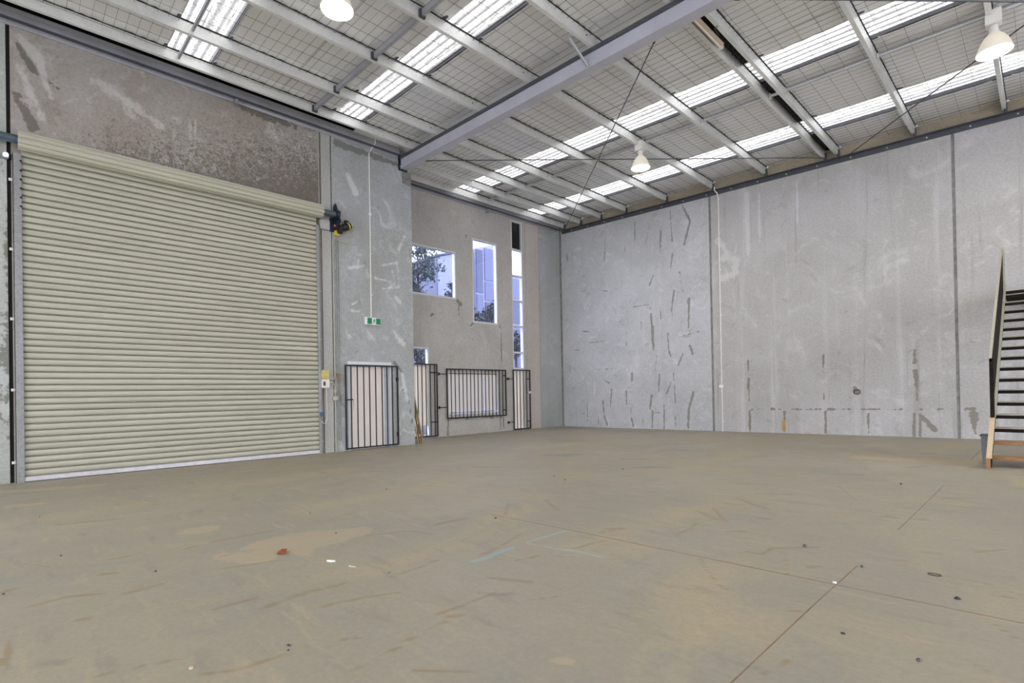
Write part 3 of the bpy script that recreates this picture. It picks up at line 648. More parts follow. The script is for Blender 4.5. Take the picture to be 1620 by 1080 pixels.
# ================================================================== CEILING
ce = struct('ceiling', label='silver foil roof blanket held up by wire mesh, with skylight strips')
SKY = [(-5.6, -4.8), (-1.9, -1.1), (2.1, 2.85), (5.35, 6.07), (10.2, 11.06), (13.38, 14.28)]
def foil(x0, x1, y0, y1, rx, ry, sag=True):
    xs = np.linspace(x0, x1, max(2, int((x1 - x0) / rx) + 1)); ys = np.linspace(y0, y1, max(2, int((y1 - y0) / ry) + 1))
    X, Y = np.meshgrid(xs, ys, indexing='ij')
    Z = 7.90 - S * X
    if sag:
        a = np.abs(np.sin(np.pi * (X - .55) / .331)) * np.abs(np.sin(np.pi * (Y - .05) / .155))
        ph = np.sin(X * 2.7 + Y * .9) * np.sin(Y * 1.3 - X * .6)
        dp = np.min([np.abs(X - px) for px in ((-1.08, -.27) if y0 > 7 else ()) + (.68, 1.75, 3.31, 4.87, 6.42, 7.92, 8.22, 9.81, 11.38, 12.94)], axis=0)
        fl_ = 1 - np.exp(-(np.maximum(dp - .03, 0) / .16) ** 2)
        Z = Z - fl_ * (.034 + .009 * a * (1 + .6 * ph) + .004 * np.sin(X * 3.1 + 4 * np.sin(Y * .8)))
        Z = Z + .006 * (1 - fl_) * np.sin(Y * 23 + 3 * np.sin(Y * 7))
    idx = np.arange(X.size).reshape(X.shape)
    q = np.stack([idx[:-1, :-1], idx[:-1, 1:], idx[1:, 1:], idx[1:, :-1]], -1).reshape(-1, 4)
    return np_mesh('foil_blanket', np.stack([X, Y, Z], -1).reshape(-1, 3), q, 'foil', ce, None, True)
edges = [-8.0] + [e for a, b in SKY for e in (a, b)] + [15.6]
for i in range(0, len(edges), 2):
    y0, y1 = edges[i], edges[i + 1]
    if y1 <= -1: foil(-.1, 20, y0, y1, 1, 1, False); continue
    x0 = -1.5 if y0 > 6 else 0.5
    foil(x0, 13.0, y0, y1, .075, .038); foil(13.0, 20, y0, y1, 1, 1, False)
# the blanket stops short of the front wall: the gutter there is a black gap
MB().box(-.16, .62, -8, 7.9, 8.12, 8.16).box(-.16, -.13, -8, 7.9, 7.9, 8.16).box(.56, .60, -8, 7.9, 7.91, 8.14).build('gutter_void', 'void', ce)
MB().hexa([(-1.6, -8.2, 8.2), (20.2, -8.2, 7.45), (20.2, 15.8, 7.45), (-1.6, 15.8, 8.2)], [(-1.6, -8.2, 8.25), (20.2, -8.2, 7.5), (20.2, 15.8, 7.5), (-1.6, 15.8, 8.25)]).build('roof_sheet', 'galv', ce)
for k, (a, b) in enumerate(SKY):
    x0 = -1.45 if a > 8 else .55
    xs = np.array([x0, 20.0]); ny = 60
    ys = np.linspace(a, b, ny)
    zz = .014 * np.abs(((ys - a) / .19) % 1 * 2 - 1)
    vs = [(x, y, 7.955 - S * x + z) for x in xs for y, z in zip(ys, zz)]
    q = [(j, j + 1, ny + j + 1, ny + j) for j in range(ny - 1)]
    np_mesh('skylight_panel', vs, q, 'sky', ce)
    m = MB()
    for y, w in ((a, .05), (b, .05)):
        s1 = -1 if y == a else 1
        y0, y1 = sorted((y, y + s1 * .055))
        m.hexa([(x0, y0, zr(x0) - .012), (20, y0, zr(20) - .012), (20, y1, zr(20) - .012), (x0, y1, zr(x0) - .012)], [(x0, y0, zr(x0) + .07), (20, y0, zr(20) + .07), (20, y1, zr(20) + .07), (x0, y1, zr(x0) + .07)])
    m.build('skylight_flashing', 'angle', ce)
# safety mesh: every wire real
m = MB(); t = .0017
def wire_x(y, x0, x1, t=t, dz=0):
    m.hexa([(x0, y - t, zr(x0) - .060), (x1, y - t, zr(x1) - .060), (x1, y + t, zr(x1) - .060), (x0, y + t, zr(x0) - .060)], [(x0, y - t, zr(x0) - .056), (x1, y - t, zr(x1) - .056), (x1, y + t, zr(x1) - .056), (x0, y + t, zr(x0) - .056)])
y = -.40; k = 0
while y < 15.5:
    x0 = -1.4 if y > 7.8 else .7
    wire_x(y + random.uniform(-.006, .006), x0, 14, t * random.choice((.7, 1, 1, 1.3)))
    if k % 12 == 5: wire_x(y + .022, x0, 14, t * 1.7)
    y += .155; k += 1
x = -1.27; k = 0
while x < 13.9:
    for (a, b) in ([(7.8, 15.55)] if x < .6 else [(-.5, 7.4), (7.7, 15.55)]):
        o_ = random.uniform(-.01, .01); xx = x + o_
        m.box(xx - t, xx + t, a, b, zr(xx) - .060, zr(xx) - .056)
    x += .331; k += 1
tag(m.build('wire_mesh', 'rod', ce), None, None, None, 'stuff')

# ================================================================== ROOF STEEL
ORD = ['first', 'second', 'third', 'fourth', 'fifth', 'sixth', 'seventh', 'eighth', 'ninth', 'tenth', 'eleventh', 'twelfth', 'thirteenth', 'fourteenth']
def c_purlin(x, y0, y1, name='roof_purlin'):
    """cold-formed C section: web towards +x, lips turned in"""
    z0, z1, t, f = zp(x), zr(x) - .045 + .03, .006, .068
    pr = [(0, z0), (0, z1), (-f, z1), (-f, z1 - .018), (-f + t, z1 - .018), (-f + t, z1 - t), (-t, z1 - t), (-t, z0 + t), (-f + t, z0 + t), (-f + t, z0 + .018), (-f, z0 + .018), (-f, z0)]
    m = MB(); m.extrude_y([(x + a + .01, z) for a, z in pr], y0, y1); return m
PX = [-1.08, -.27, .68, 1.75, 3.31, 4.87, 6.42, 7.92, 8.22, 9.81, 11.38, 12.94]
plabel = {-1.08: 'galvanised purlin nearest the recessed window wall, over the corner', -.27: 'galvanised purlin just above the recess edge, second out from the window wall',
 .68: 'galvanised purlin running along above the roller door beam', 1.75: 'galvanised purlin second in from the roller door wall', 3.31: 'galvanised purlin third in from the roller door wall',
 4.87: 'galvanised purlin that carries the middle high-bay lamp', 6.42: 'galvanised purlin just right of the middle lamp', 7.92: 'left one of the close pair of galvanised purlins', 8.22: 'right one of the close pair of galvanised purlins',
 9.81: 'galvanised purlin next right of the close pair', 11.38: 'galvanised purlin that carries the right-hand high-bay lamp', 12.94: 'galvanised purlin beyond the right-hand lamp, at the frame edge'}
for x in PX:
    y0 = 7.72 if x < .5 else -8
    z = zp(x)
    e = empty('roof_purlin', (x, 15.5, z), plabel[x], 'purlin', 'galvanised roof purlins')
    c_purlin(x, y0, 15.56).build('web', 'galv', e)
    MB().box(x - .05, x + .022, y0, 15.56, zr(x) - .017, zr(x) + .01).build('top_shadow_strip', 'slot', e)  # black strip standing in for the shadow line between purlin and blanket
    MB().box(x - .02, x + .03, 15.47, 15.56, z - .07, z + .12).build('end_cleat', 'angle', e)
    if x > .5 and x < 8:
        b = MB()
        for yy in (7.2, 7.2): b.lathe([(.0001, 0), (.012, 0), (.012, .012), (.0001, .012)], (0, 0, 0), 6)
        vv = [(x + .012 + v[2], 7.25 + v[0], z + .1 + v[1]) for v in b.v]
        b.v = vv; b.build('bolt', 'rod', e)
# dark slot between the pair of purlins
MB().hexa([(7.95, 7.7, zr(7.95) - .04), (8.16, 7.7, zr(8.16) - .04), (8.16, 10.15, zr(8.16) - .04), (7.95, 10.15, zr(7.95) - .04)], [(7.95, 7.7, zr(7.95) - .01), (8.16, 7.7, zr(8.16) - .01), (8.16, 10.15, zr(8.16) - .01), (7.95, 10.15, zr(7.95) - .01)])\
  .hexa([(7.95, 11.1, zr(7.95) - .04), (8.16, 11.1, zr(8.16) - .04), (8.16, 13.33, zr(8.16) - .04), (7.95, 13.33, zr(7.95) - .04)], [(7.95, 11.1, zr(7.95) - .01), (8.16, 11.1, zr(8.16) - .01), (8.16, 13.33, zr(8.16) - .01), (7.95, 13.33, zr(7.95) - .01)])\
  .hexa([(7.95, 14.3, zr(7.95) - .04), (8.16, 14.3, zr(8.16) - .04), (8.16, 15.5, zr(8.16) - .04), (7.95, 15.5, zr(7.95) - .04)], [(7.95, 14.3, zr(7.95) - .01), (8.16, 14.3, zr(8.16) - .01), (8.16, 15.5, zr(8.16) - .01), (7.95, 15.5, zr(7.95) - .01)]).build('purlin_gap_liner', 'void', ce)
# main rafter
rf = empty('roof_rafter', (0, 7.53, 7.3), 'deep grey-lilac steel rafter crossing the roof from the wall pier', 'rafter')
X0, X1 = .06, 19.9
RB = .33
def slope_box(mb, x0, x1, y0, y1, za, zb):
    """za, zb: offsets from the purlin underside"""
    mb.hexa([(x0, y0, zp(x0) + za), (x1, y0, zp(x1) + za), (x1, y1, zp(x1) + za), (x0, y1, zp(x0) + za)], [(x0, y0, zp(x0) + zb), (x1, y0, zp(x1) + zb), (x1, y1, zp(x1) + zb), (x0, y1, zp(x0) + zb)]); return mb
slope_box(MB(), X0, X1, 7.45, 7.66, -RB, -RB + .014).build('bottom_flange', 'rafter', rf)
slope_box(MB(), X0, X1, 7.445, 7.665, -.075, -.004).build('top_flange', 'angle', rf)
slope_box(MB(), X0, X1, 7.475, 7.49, -RB + .014, -.075).build('web', 'rafter', rf)
MB().hexa([(.0, 7.43, 7.33), (.055, 7.43, 7.33), (.055, 7.68, 7.33), (.0, 7.68, 7.33)], [(.0, 7.43, 7.72), (.055, 7.43, 7.72), (.055, 7.68, 7.72), (.0, 7.68, 7.72)]).build('end_plate', 'bracket', rf)
for z in (7.42, 7.63): MB().tube([(.055, 7.46, z), (.085, 7.46, z)], .014, 6).build('bolt', 'bolt', rf)
# wall-top steel on the pier under the rafter end
MB().hexa([(.0, 7.55, 7.02), (.02, 7.55, 7.02), (.02, 7.8, 6.98), (.0, 7.8, 6.98)], [(.0, 7.55, 7.34), (.02, 7.55, 7.34), (.02, 7.8, 7.34), (.0, 7.8, 7.34)]).build('bearing_pad', 'seam', rf)
fb = empty('fly_brace', (6.35, 7.2, 7.2), 'short galvanised strut from a purlin down to the rafter', 'brace')
MB().tube([(6.25, 7.0, zp(6.25) + .02), (6.3, 7.44, zp(6.3) - RB + .03)], .028, 6).build('strut_tube', 'eave', fb)
# wall beams
eb = empty('eave_beam', (.06, 0, 7.66), 'grey steel channel along the top of the roller door wall', 'beam')
def eave_prof(xw): return [(xw + .002, 7.62), (xw + .02, 7.62), (xw + .03, 7.66), (xw + .115, 7.69), (xw + .115, 7.70), (xw + .125, 7.70), (xw + .125, 7.80), (xw + .118, 7.80), (xw + .118, 7.81), (xw + .13, 7.865), (xw + .13, 7.875), (xw + .002, 7.875)]
MB().extrude_y(eave_prof(0), -8, 7.40).build('channel', 'eave', eb)
MB().box(.108, .128, -8, 7.40, 7.655, 7.70).build('lip_shade_strip', 'angle', eb)  # dark strip standing in for the shade under the channel
MB().box(.02, .16, 3.42, 3.47, 7.56, 7.64).build('hanger_bracket', 'eave', eb)
er = empty('eave_beam', (-1.34, 12, 7.66), 'grey steel channel along the top of the recessed window wall', 'beam')
MB().extrude_y(eave_prof(-1.4), 7.84, 15.46).build('channel', 'eave', er)
MB().box(-1.292, -1.272, 7.84, 15.46, 7.655, 7.70).build('lip_shade_strip', 'angle', er)  # same dark strip for the shade under this channel
MB().box(-1.38, -1.22, 11.72, 11.78, 7.54, 7.62).build('hanger_bracket', 'eave', er)
slope_box(MB(), -1.3, 19.9, 15.588, 15.599, -.075, .17).build('parapet_band', 'parapet', wf)
an = empty('wall_angle', (9, 15.53, 7.3), 'dark steel angle bolted along the top of the far wall', 'beam')
slope_box(MB(), -1.26, 19.9, 15.565, 15.598, -.20, -.075).build('vertical_leg', 'angle', an)
slope_box(MB(), -1.26, 19.9, 15.46, 15.565, -.088, -.075).build('ledge', 'angle', an)
x = -.75
while x < 13.5:
    z = zp(x) - .145
    MB().tube([(x, 15.565, z), (x, 15.545, z)], .016, 6).build('bolt', 'bolt', an); x += .77
# bridging
def bridging(y, xs, r, mat, label, drop=.10, group='bridging rows'):
    e = empty('bridging_row', (xs[0], y, zp(xs[0]) + drop), label, 'strut', group)
    for a, b in zip(xs[:-1], xs[1:]):
        MB().tube([(a + .03, y, zp(a) + drop), (b - .03, y, zp(b) + drop)], r, 8).build('tube', mat, e)
    for a in xs[1:-1]:
        MB().box(a - .05, a - .015, y - .045, y + .045, zp(a) + drop - .05, zp(a) + drop + .04).box(a + .02, a + .05, y - .045, y + .045, zp(a) + drop - .05, zp(a) + drop + .04).build('clamp', 'galv', e)
bridging(11.55, PX + [14.5], .034, 'galv_tube', 'long row of galvanised tube bridging between the two skylight strips beyond the rafter')
e1 = empty('bridging_row', (.68, 4.88, 7.75), 'dark bridging channel crossing the purlins on the near side of the rafter', 'strut', 'bridging rows')
for a, b in zip(PX[2:], PX[3:-1]):
    slope_box(MB(), a + .03, b - .08, 4.85, 4.90, .02, .12).build('channel', 'eave', e1)
    slope_box(MB(), a + .01, a + .06, 4.82, 4.93, .0, .13).build('clamp', 'angle', e1)
e2 = empty('bridging_row', (.68, 2.28, 7.75), 'dark bridging channel crossing the nearest left skylight', 'strut', 'bridging rows')
for a, b in zip(PX[2:7], PX[3:8]):
    slope_box(MB(), a + .03, b - .08, 2.265, 2.30, .05, .12).build('channel', 'eave', e2)
# bracing rods
def rod(a, b, r, label):
    e = empty('bracing_rod', a, label, 'rod', 'roof bracing rods')
    MB().tube([a, b], r, 6).build('rod', 'rod', e)
    d = (Vector(b) - Vector(a)).normalized()
    MB().tube([Vector(a), Vector(a) + d * .16], r * 2, 6).build('turnbuckle', 'rod', e)
rod((7.55, 7.67, 7.16), (-1.05, 15.45, 7.58), .011, 'steel bracing rod falling from the rafter to the far left corner')
rod((.75, 7.67, 7.40), (8.33, 15.45, 7.26), .011, 'steel bracing rod crossing behind the middle lamp to the close purlin pair')
rod((15.3, 7.67, 6.88), (8.42, 15.45, 7.26), .011, 'steel bracing rod passing behind the right-hand lamp')
rod((8.75, 7.67, 7.12), (16.4, 15.45, 6.72), .014, 'steel bracing rod skimming the top right edge of the picture')

# ================================================================== LAMPS
def highbay(x, y, zm, label, lit=True):
    e = empty('high_bay_lamp', (x, y, zm), label, 'lamp', 'high-bay lamps')
    xb = x + .045
    zt = zp(x)
    MB().bevbox(x - .09, x + .11, y - .10, y + .10, zm + .44, zm + .66, .008).build('ballast_box', 'whitish', e)
    MB().box(x + .0, x + .03, y - .03, y + .03, zm + .66, zt + .02).build('hanger', 'galv', e)
    c = (x + .01, y, zm)
    MB().lathe([(.055, .44), (.06, .42), (.06, .33), (.075, .315), (.085, .28)], c, 24, True).build('neck', 'whitish', e, True)
    MB().lathe([(.085, .285), (.125, .25), (.165, .19), (.20, .11), (.225, .03), (.232, .0), (.226, .0), (.218, .03), (.19, .11), (.155, .19), (.118, .24), (.08, .27)], c, 36).build('dome_shade', 'dome', e, True)
    MB().lathe([(.0001, .006), (.12, .008), (.222, .014), (.222, .022), (.0001, .022)], c, 36).build('lens', 'lens' if lit else 'lens_off', e)
    MB().tube([(x + .05, y + .02, zm + .66), (x + .09, y + .05, zm + .74), (x + .06, y + .08, zm + .80), (x + .02, y + .04, zt - .01)], .008, 6).build('flex', 'conduit', e)
highbay(4.88, 11.42, 6.94, 'middle high-bay lamp with white ballast box, hanging beyond the rafter')
highbay(4.86, 3.42, 6.93, 'near high-bay lamp cut off by the top edge, left of the rafter')
highbay(11.40, 11.45, 6.70, 'right-hand high-bay lamp hanging in front of the right end of the roof')
for x, y in ((11.4, 3.42), (11.4, -4.6), (4.87, -4.6), (17.6, 11.4), (17.6, 3.4), (17.6, -4.6)):
    highbay(x, y, zp(x) - .62, {(11.4, 3.42): 'high-bay lamp overhead right, above the picture', (11.4, -4.6): 'high-bay lamp behind the camera', (4.87, -4.6): 'high-bay lamp behind the camera, door side',
        (17.6, 11.4): 'high-bay lamp beyond the stair, out of view', (17.6, 3.4): 'high-bay lamp to the right, out of view', (17.6, -4.6): 'high-bay lamp in the back right corner, out of view'}[(x, y)], y > 10)
bt = empty('batten_light', (8.06, 8.3, 7.3), 'cream fluorescent batten with no tube, beside the close purlin pair', 'light fitting')
MB().bevbox(8.0, 8.09, 7.72, 9.0, zp(8) - .06, zp(8) - .005, .008).build('body', 'batten', bt)
MB().bevbox(8.02, 8.05, 7.74, 8.98, zp(8) - .075, zp(8) - .058, .005).build('spine', 'leaf_door', bt)
for yy in (7.73, 8.975): MB().bevbox(8.005, 8.085, yy, yy + .025, zp(8) - .105, zp(8) - .055, .004).build('tube_holder', 'whitish', bt)
MB().tube([(8.2, 8.5, zp(8) + .0), (8.19, 8.46, zp(8) - .06), (8.14, 8.52, zp(8) - .02), (8.1, 8.8, zp(8) + .02)], .007, 6).build('cable', 'rod', bt)
# ================================================================== ROLLER DOOR
d1 = struct('door_1', (0, 2.6, 0), 'cream ribbed roller shutter door, closed', 'door')
YA, YB = .125, 5.155
PIT_ = .1093; N = 50
def slat_prof(h):
    pr = [(.022, 0), (.026, h * .03), (.040, h * .06), (.046, h * .10), (.040, h * .145), (.022, h * .17), (.022, h * .205)]
    for i in range(8):
        t = i / 7; pr.append((.040 + .016 * math.sin(math.pi * (.08 + .86 * t)), h * .22 + t * h * .765))
    pr += [(.030, h)]
    return pr + [(.016, h), (.016, 0)]
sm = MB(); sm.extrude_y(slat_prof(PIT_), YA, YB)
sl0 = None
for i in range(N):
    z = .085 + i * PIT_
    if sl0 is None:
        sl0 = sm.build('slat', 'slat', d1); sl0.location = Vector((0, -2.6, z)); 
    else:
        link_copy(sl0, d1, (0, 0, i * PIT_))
MB().bevbox(.02, .075, YA, YB, .012, .088, .006).build('bottom_rail', plain('bright_aluminium_rail', (.62, .60, .62), .4, .2), d1)
rm = MB(); pr = []
for k in range(9 * 6):
    a = 2 * math.pi * k / 54; ph = (k % 6) / 6
    r = (.130, .152, .157, .158, .156, .148)[k % 6]
    pr.append((.20 + r * math.cos(a), 5.665 + r * math.sin(a)))
rm.extrude_y(pr, .085, 5.23); ro = rm.build('curtain_roll', 'curtain', d1)
MB().box(.045, .06, YA, YB, 5.5, 5.66).build('curtain_run', 'curtain', d1)
gm = MB(); gm.box(.0, .085, .02, .028, 0, 5.48).box(.075, .085, .02, .125, 0, 5.48).box(.0, .01, .02, .125, 0, 5.48)
tag(gm.build('guide_track', 'galv_guide', d1), 'left galvanised guide track')
gm = MB(); gm.box(.0, .075, 5.215, 5.223, 0, 5.36).box(.066, .075, 5.14, 5.223, 0, 5.36).box(.0, .01, 5.14, 5.223, 0, 5.36)
tag(gm.build('guide_track', 'galv_guide', d1), 'right galvanised guide track')
for z in (5.04, 3.88, 2.72, 1.54, .335): MB().box(.0, .022, -.03, .022, z - .022, z + .022).tube([(.02, -.005, z), (.03, -.005, z)], .01, 6).build('fixing_clip', 'whitish', d1)
for z in (5.01, 3.83, 2.69, .28): MB().box(.0, .022, 5.223, 5.26, z - .02, z + .02).build('fixing_clip', 'whitish', d1)
m = MB()
for z in (5.36, 5.2, 5.05, 4.9, 4.75, 4.6): m.tube([(.06, .118, z), (.092, .118, z)], .018, 8)
m.build('guide_roller', 'black', d1)
MB().tube([(.20, -.75, 5.665), (.20, .085, 5.665)], .068, 16).tube([(.20, 5.23, 5.665), (.20, 5.62, 5.665)], .068, 16).build('axle', 'axle', d1)
MB().hexa([(.0, 5.60, 5.30), (.36, 5.60, 5.48), (.36, 5.63, 5.48), (.0, 5.63, 5.30)], [(.0, 5.60, 5.93), (.10, 5.60, 5.97), (.10, 5.63, 5.97), (.0, 5.63, 5.93)]).hexa([(.0, 5.50, 5.30), (.05, 5.50, 5.30), (.05, 5.63, 5.30), (.0, 5.63, 5.30)], [(.0, 5.50, 5.62), (.05, 5.50, 5.62), (.05, 5.63, 5.62), (.0, 5.63, 5.62)]).tube([(.20, 5.56, 5.665), (.20, 5.64, 5.665)], .12, 16).build('end_bracket', 'bracket', d1)
MB().hexa([(.0, -.45, 5.36), (.30, -.45, 5.52), (.30, -.42, 5.52), (.0, -.42, 5.36)], [(.0, -.45, 5.93), (.12, -.45, 5.93), (.12, -.42, 5.93), (.0, -.42, 5.93)]).build('end_bracket', 'bracket', d1)
tag(MB().bevbox(.0, .10, 5.235, 5.47, 5.30, 5.52, .01).build('head_block', 'conc_strip', d1), 'concrete block under the roll end')
# gear motor
mo = empty('door_motor', (.12, 5.85, 5.45), 'small black and yellow gear motor below the roller door bracket', 'motor')
MB().bevbox(.05, .16, 5.66, 5.78, 5.27, 5.47, .02).build('gearbox', 'black', mo)
MB().tube([(.11, 5.76, 5.40), (.11, 5.80, 5.42), (.11, 5.86, 5.45), (.11, 5.97, 5.50)], [.05, .085, .092, .085], 18).build('motor_body', 'black', mo, True)
MB().tube([(.11, 5.905, 5.47), (.11, 5.935, 5.485)], .095, 18).build('name_band', 'motoryel', mo, True)
MB().lathe([(.001, 0), (.05, 0), (.055, .03), (.05, .055), (.001, .06)], (.11, 5.88, 5.55), 14).build('cap', 'black', mo)
MB().tube([(.11, 5.97, 5.52), (.12, 6.04, 5.53)], .012, 6).build('release_lever', 'whitish', mo)
MB().box(.0, .06, 5.60, 5.73, 5.22, 5.34).build('mount', 'motoryel', mo)
MB().tube([(.10, 5.92, 5.40), (.09, 6.0, 5.25), (.06, 6.0, 5.12), (.04, 5.9, 5.07), (.02, 5.72, 5.10), (.02, 5.60, 5.12)], .010, 6).build('cable', 'conduit2', mo)
MB().box(.10, .13, 5.56, 5.66, 5.40, 5.45).build('terminal', 'orange', mo)
# hand chain: real links
ch = empty('hand_chain', (.06, 5.68, .3), 'thin steel hand chain loop hanging beside the conduit', 'chain')
m = MB()
for s1, yy in ((0, 5.635), (1, 5.68)):
    z = 5.2; k = 0
    while z > .33:
        yk = yy - (.02 if z < .5 else 0) * (s1 * 2 - 1) * (.5 - z) * -3
        hx, hy = (.010, .004) if k % 2 else (.004, .010)
        m.hexa([(.06 - hx, yk - hy, z - .022), (.06 + hx, yk - hy, z - .022), (.06 + hx, yk + hy, z - .022), (.06 - hx, yk + hy, z - .022)], [(.06 - hx, yk - hy, z + .004), (.06 + hx, yk - hy, z + .004), (.06 + hx, yk + hy, z + .004), (.06 - hx, yk + hy, z + .004)])
        z -= .03; k += 1
m.tube([(.06, 5.635, .33), (.06, 5.645, .28), (.06, 5.658, .265), (.06, 5.67, .28), (.06, 5.68, .33)], .008, 6)
tag(m.build('links', 'seam', ch), None, None, None, 'stuff')
MB().bevbox(0, .07, 5.62, 5.70, 1.83, 1.88, .005).tube([(.05, 5.66, 1.84), (.05, 5.66, 1.66)], .025, 8).build('chain_keeper', 'wood_ochre', ch)
# conduits, boxes
cd = empty('wall_conduit', (.02, 5.57, 0), 'cream conduit running up the wall from floor to the door motor', 'conduit')
MB().tube([(.02, 5.57, 0.0), (.02, 5.57, 1.28)], .016, 8).tube([(.02, 5.57, 1.28), (.02, 5.57, 1.5), (.02, 5.56, 1.6), (.02, 5.52, 1.66), (.02, 5.41, 1.67)], .016, 8).build('lower_pipe', 'conduit2', cd)
MB().tube([(.02, 5.57, 5.15), (.02, 5.57, 1.86), (.02, 5.56, 1.78), (.02, 5.52, 1.745), (.02, 5.41, 1.745)], .016, 8).build('upper_pipe', 'conduit2', cd)
MB().bevbox(0, .06, 5.50, 5.64, 1.24, 1.34, .008).build('junction_box', 'conduit2', cd)
MB().bevbox(0, .05, 5.54, 5.60, 1.42, 1.52, .008).build('coupling', 'conduit2', cd)
cb = empty('door_controller', (.04, 5.31, 1.6), 'white push-button box for the roller door, below the yellow box', 'control box')
MB().bevbox(0, .10, 5.21, 5.405, 1.54, 1.745, .012).build('housing', 'whitish', cb)
MB().box(.10, .106, 5.245, 5.30, 1.59, 1.69).build('button_panel', 'signdark', cb)
for z in (1.615, 1.665): MB().tube([(.105, 5.272, z), (.115, 5.272, z)], .014, 10).build('button', 'red', cb)
MB().tube([(.03, 5.35, 1.54), (.03, 5.35, 1.3), (.03, 5.36, .95), (.03, 5.35, .80), (.05, 5.30, .70), (.08, 5.24, .71), (.10, 5.195, .76)], .009, 6).build('cable', 'conduit', cb)
yb = empty('yellow_box', (.04, 5.31, 1.85), 'dull yellow plastic box above the door controller', 'box')
MB().bevbox(0, .09, 5.21, 5.40, 1.752, 1.955, .01).build('cover', 'yellow', yb); MB().bevbox(.01, .07, 5.25, 5.36, 1.955, 1.98, .005).build('top_lug', 'eave', yb)
bp = empty('blue_plug', (.05, 5.19, .9), 'small blue plug on the cable end beside the door track', 'plug')
MB().bevbox(.078, .13, 5.165, 5.228, .865, .975, .012).build('plug_body', 'blue', bp); MB().tube([(.10, 5.197, .865), (.10, 5.195, .80)], .014, 8).build('plug_tip', 'orange', bp)
c2 = empty('wall_conduit', (.015, 6.56, 3.3), 'white conduit dropping from the roof to the exit sign', 'conduit')
MB().tube([(.3, 6.60, 7.95), (.16, 6.66, 7.9), (.15, 6.68, 7.75), (.06, 6.60, 7.6), (.015, 6.57, 7.5), (.015, 6.57, 5.97), (.015, 6.56, 3.31)], .014, 8).build('pipe', 'conduit', c2)
MB().tube([(.0, 6.57, 5.95), (.035, 6.57, 5.95)], .038, 12).build('round_box', 'conduit', c2)
for z in (4.95, 3.9, 5.5): MB().box(0, .02, 6.58, 6.60, z - .01, z + .01).build('saddle', 'conduit', c2)
ex = empty('exit_sign', (.04, 6.57, 3.2), 'green and white running man exit sign box above the side door', 'sign')
MB().bevbox(0, .075, 6.36, 6.80, 3.125, 3.315, .012).build('housing', 'whitish', ex)
MB().box(.075, .079, 6.42, 6.785, 3.145, 3.30).build('green_face', 'green', ex)
MB().box(.079, .081, 6.545, 6.66, 3.145, 3.30).build('white_panel', 'signwhite', ex)
def poly_x(pts, x0, x1):
    m = MB(); n_ = len(pts); m.add([(x0, a, b) for a, b in pts] + [(x1, a, b) for a, b in pts], [tuple(range(n_))[::-1], tuple(range(n_, 2 * n_))] + [(i, (i + 1) % n_, n_ + (i + 1) % n_, n_ + i) for i in range(n_)]); return m
fg = MB()
for P in ([(6.603, 3.26), (6.625, 3.262), (6.612, 3.215), (6.592, 3.215)], [(6.596, 3.222), (6.612, 3.218), (6.632, 3.196), (6.628, 3.186), (6.605, 3.2)], [(6.628, 3.196), (6.634, 3.186), (6.628, 3.160), (6.620, 3.162)],
          [(6.596, 3.222), (6.604, 3.205), (6.588, 3.180), (6.562, 3.172), (6.56, 3.181), (6.582, 3.19)], [(6.606, 3.258), (6.612, 3.248), (6.582, 3.246), (6.572, 3.226), (6.566, 3.229), (6.578, 3.256)], [(6.622, 3.256), (6.618, 3.244), (6.638, 3.226), (6.648, 3.232), (6.643, 3.238)]):
    q_ = poly_x(P, .081, .0825); fg.add(q_.v, q_.f)
fg.tube([(.081, 6.622, 3.276), (.0825, 6.622, 3.276)], .0105, 12)
fg.build('running_figure', 'signdark', ex)
ld = empty('sensor_light', (.12, -.06, 5.41), 'small bright white LED lamp left of the roller door top', 'lamp')
MB().bevbox(.0, .09, -.10, -.02, 5.36, 5.46, .012).build('housing', 'eave', ld); MB().tube([(.09, -.06, 5.41), (.098, -.06, 5.41)], .03, 14).build('lens', 'led', ld)
c3 = empty('wall_conduit', (5.0, 15.57, 0), 'white conduit running up the far wall to the roof', 'conduit')
MB().tube([(5.0, 15.585, zf(5)), (5.0, 15.585, 7.2), (5.0, 15.53, 7.32), (4.96, 15.44, 7.40), (4.96, 15.42, 7.5)], .018, 8).build('pipe', 'conduit', c3)
MB().bevbox(4.93, 5.07, 15.54, 15.6, 1.385, 1.475, .008).build('switch_box', 'conduit', c3)
for z in (.35, 2.4, 3.6, 5.0, 6.1, 7.15): MB().box(5.015, 5.045, 15.58, 15.6, z - .012, z + .012).build('saddle', 'conduit', c3)
rg = empty('wall_ring', (8.51, 15.56, 1.2), 'small dark metal ring hanging on the far wall', 'ring')
MB().tube([(8.51 + .07 * math.cos(t * math.pi / 7), 15.585, zf(8.5) + 1.12 + .055 * math.sin(t * math.pi / 7)) for t in range(15)], .012, 6).build('ring_bar', 'rod', rg)

# ================================================================== SIDE DOOR + WINDOWS
d2 = struct('door_2', (0, 6.5, 0), 'beige exit door in a white frame behind the barred gate', 'door')
MB().box(-.13, .012, 5.905, 5.965, .0, 2.195).box(-.13, .012, 7.055, 7.115, .0, 2.195).box(-.13, .012, 5.965, 7.055, 2.115, 2.195).build('frame', 'white', d2)
MB().bevbox(-.10, -.055, 6.02, 6.94, .012, 2.05, .004).build('leaf', 'leaf_door', d2)
MB().box(-.12, -.07, 5.965, 6.02, .0, 2.115).box(-.12, -.07, 6.94, 7.055, .0, 2.115).box(-.12, -.07, 6.02, 6.94, 2.05, 2.115).build('stop', plain('pale_blue_grey_stop', (.50, .54, .64), .5), d2)
MB().tube([(-.055, 6.06, 1.25), (.0, 6.06, 1.25), (.0, 6.08, 1.20), (.0, 6.08, 1.05), (.0, 6.06, 1.0), (-.055, 6.06, 1.0)], .010, 8).build('pull_handle', 'galv', d2)
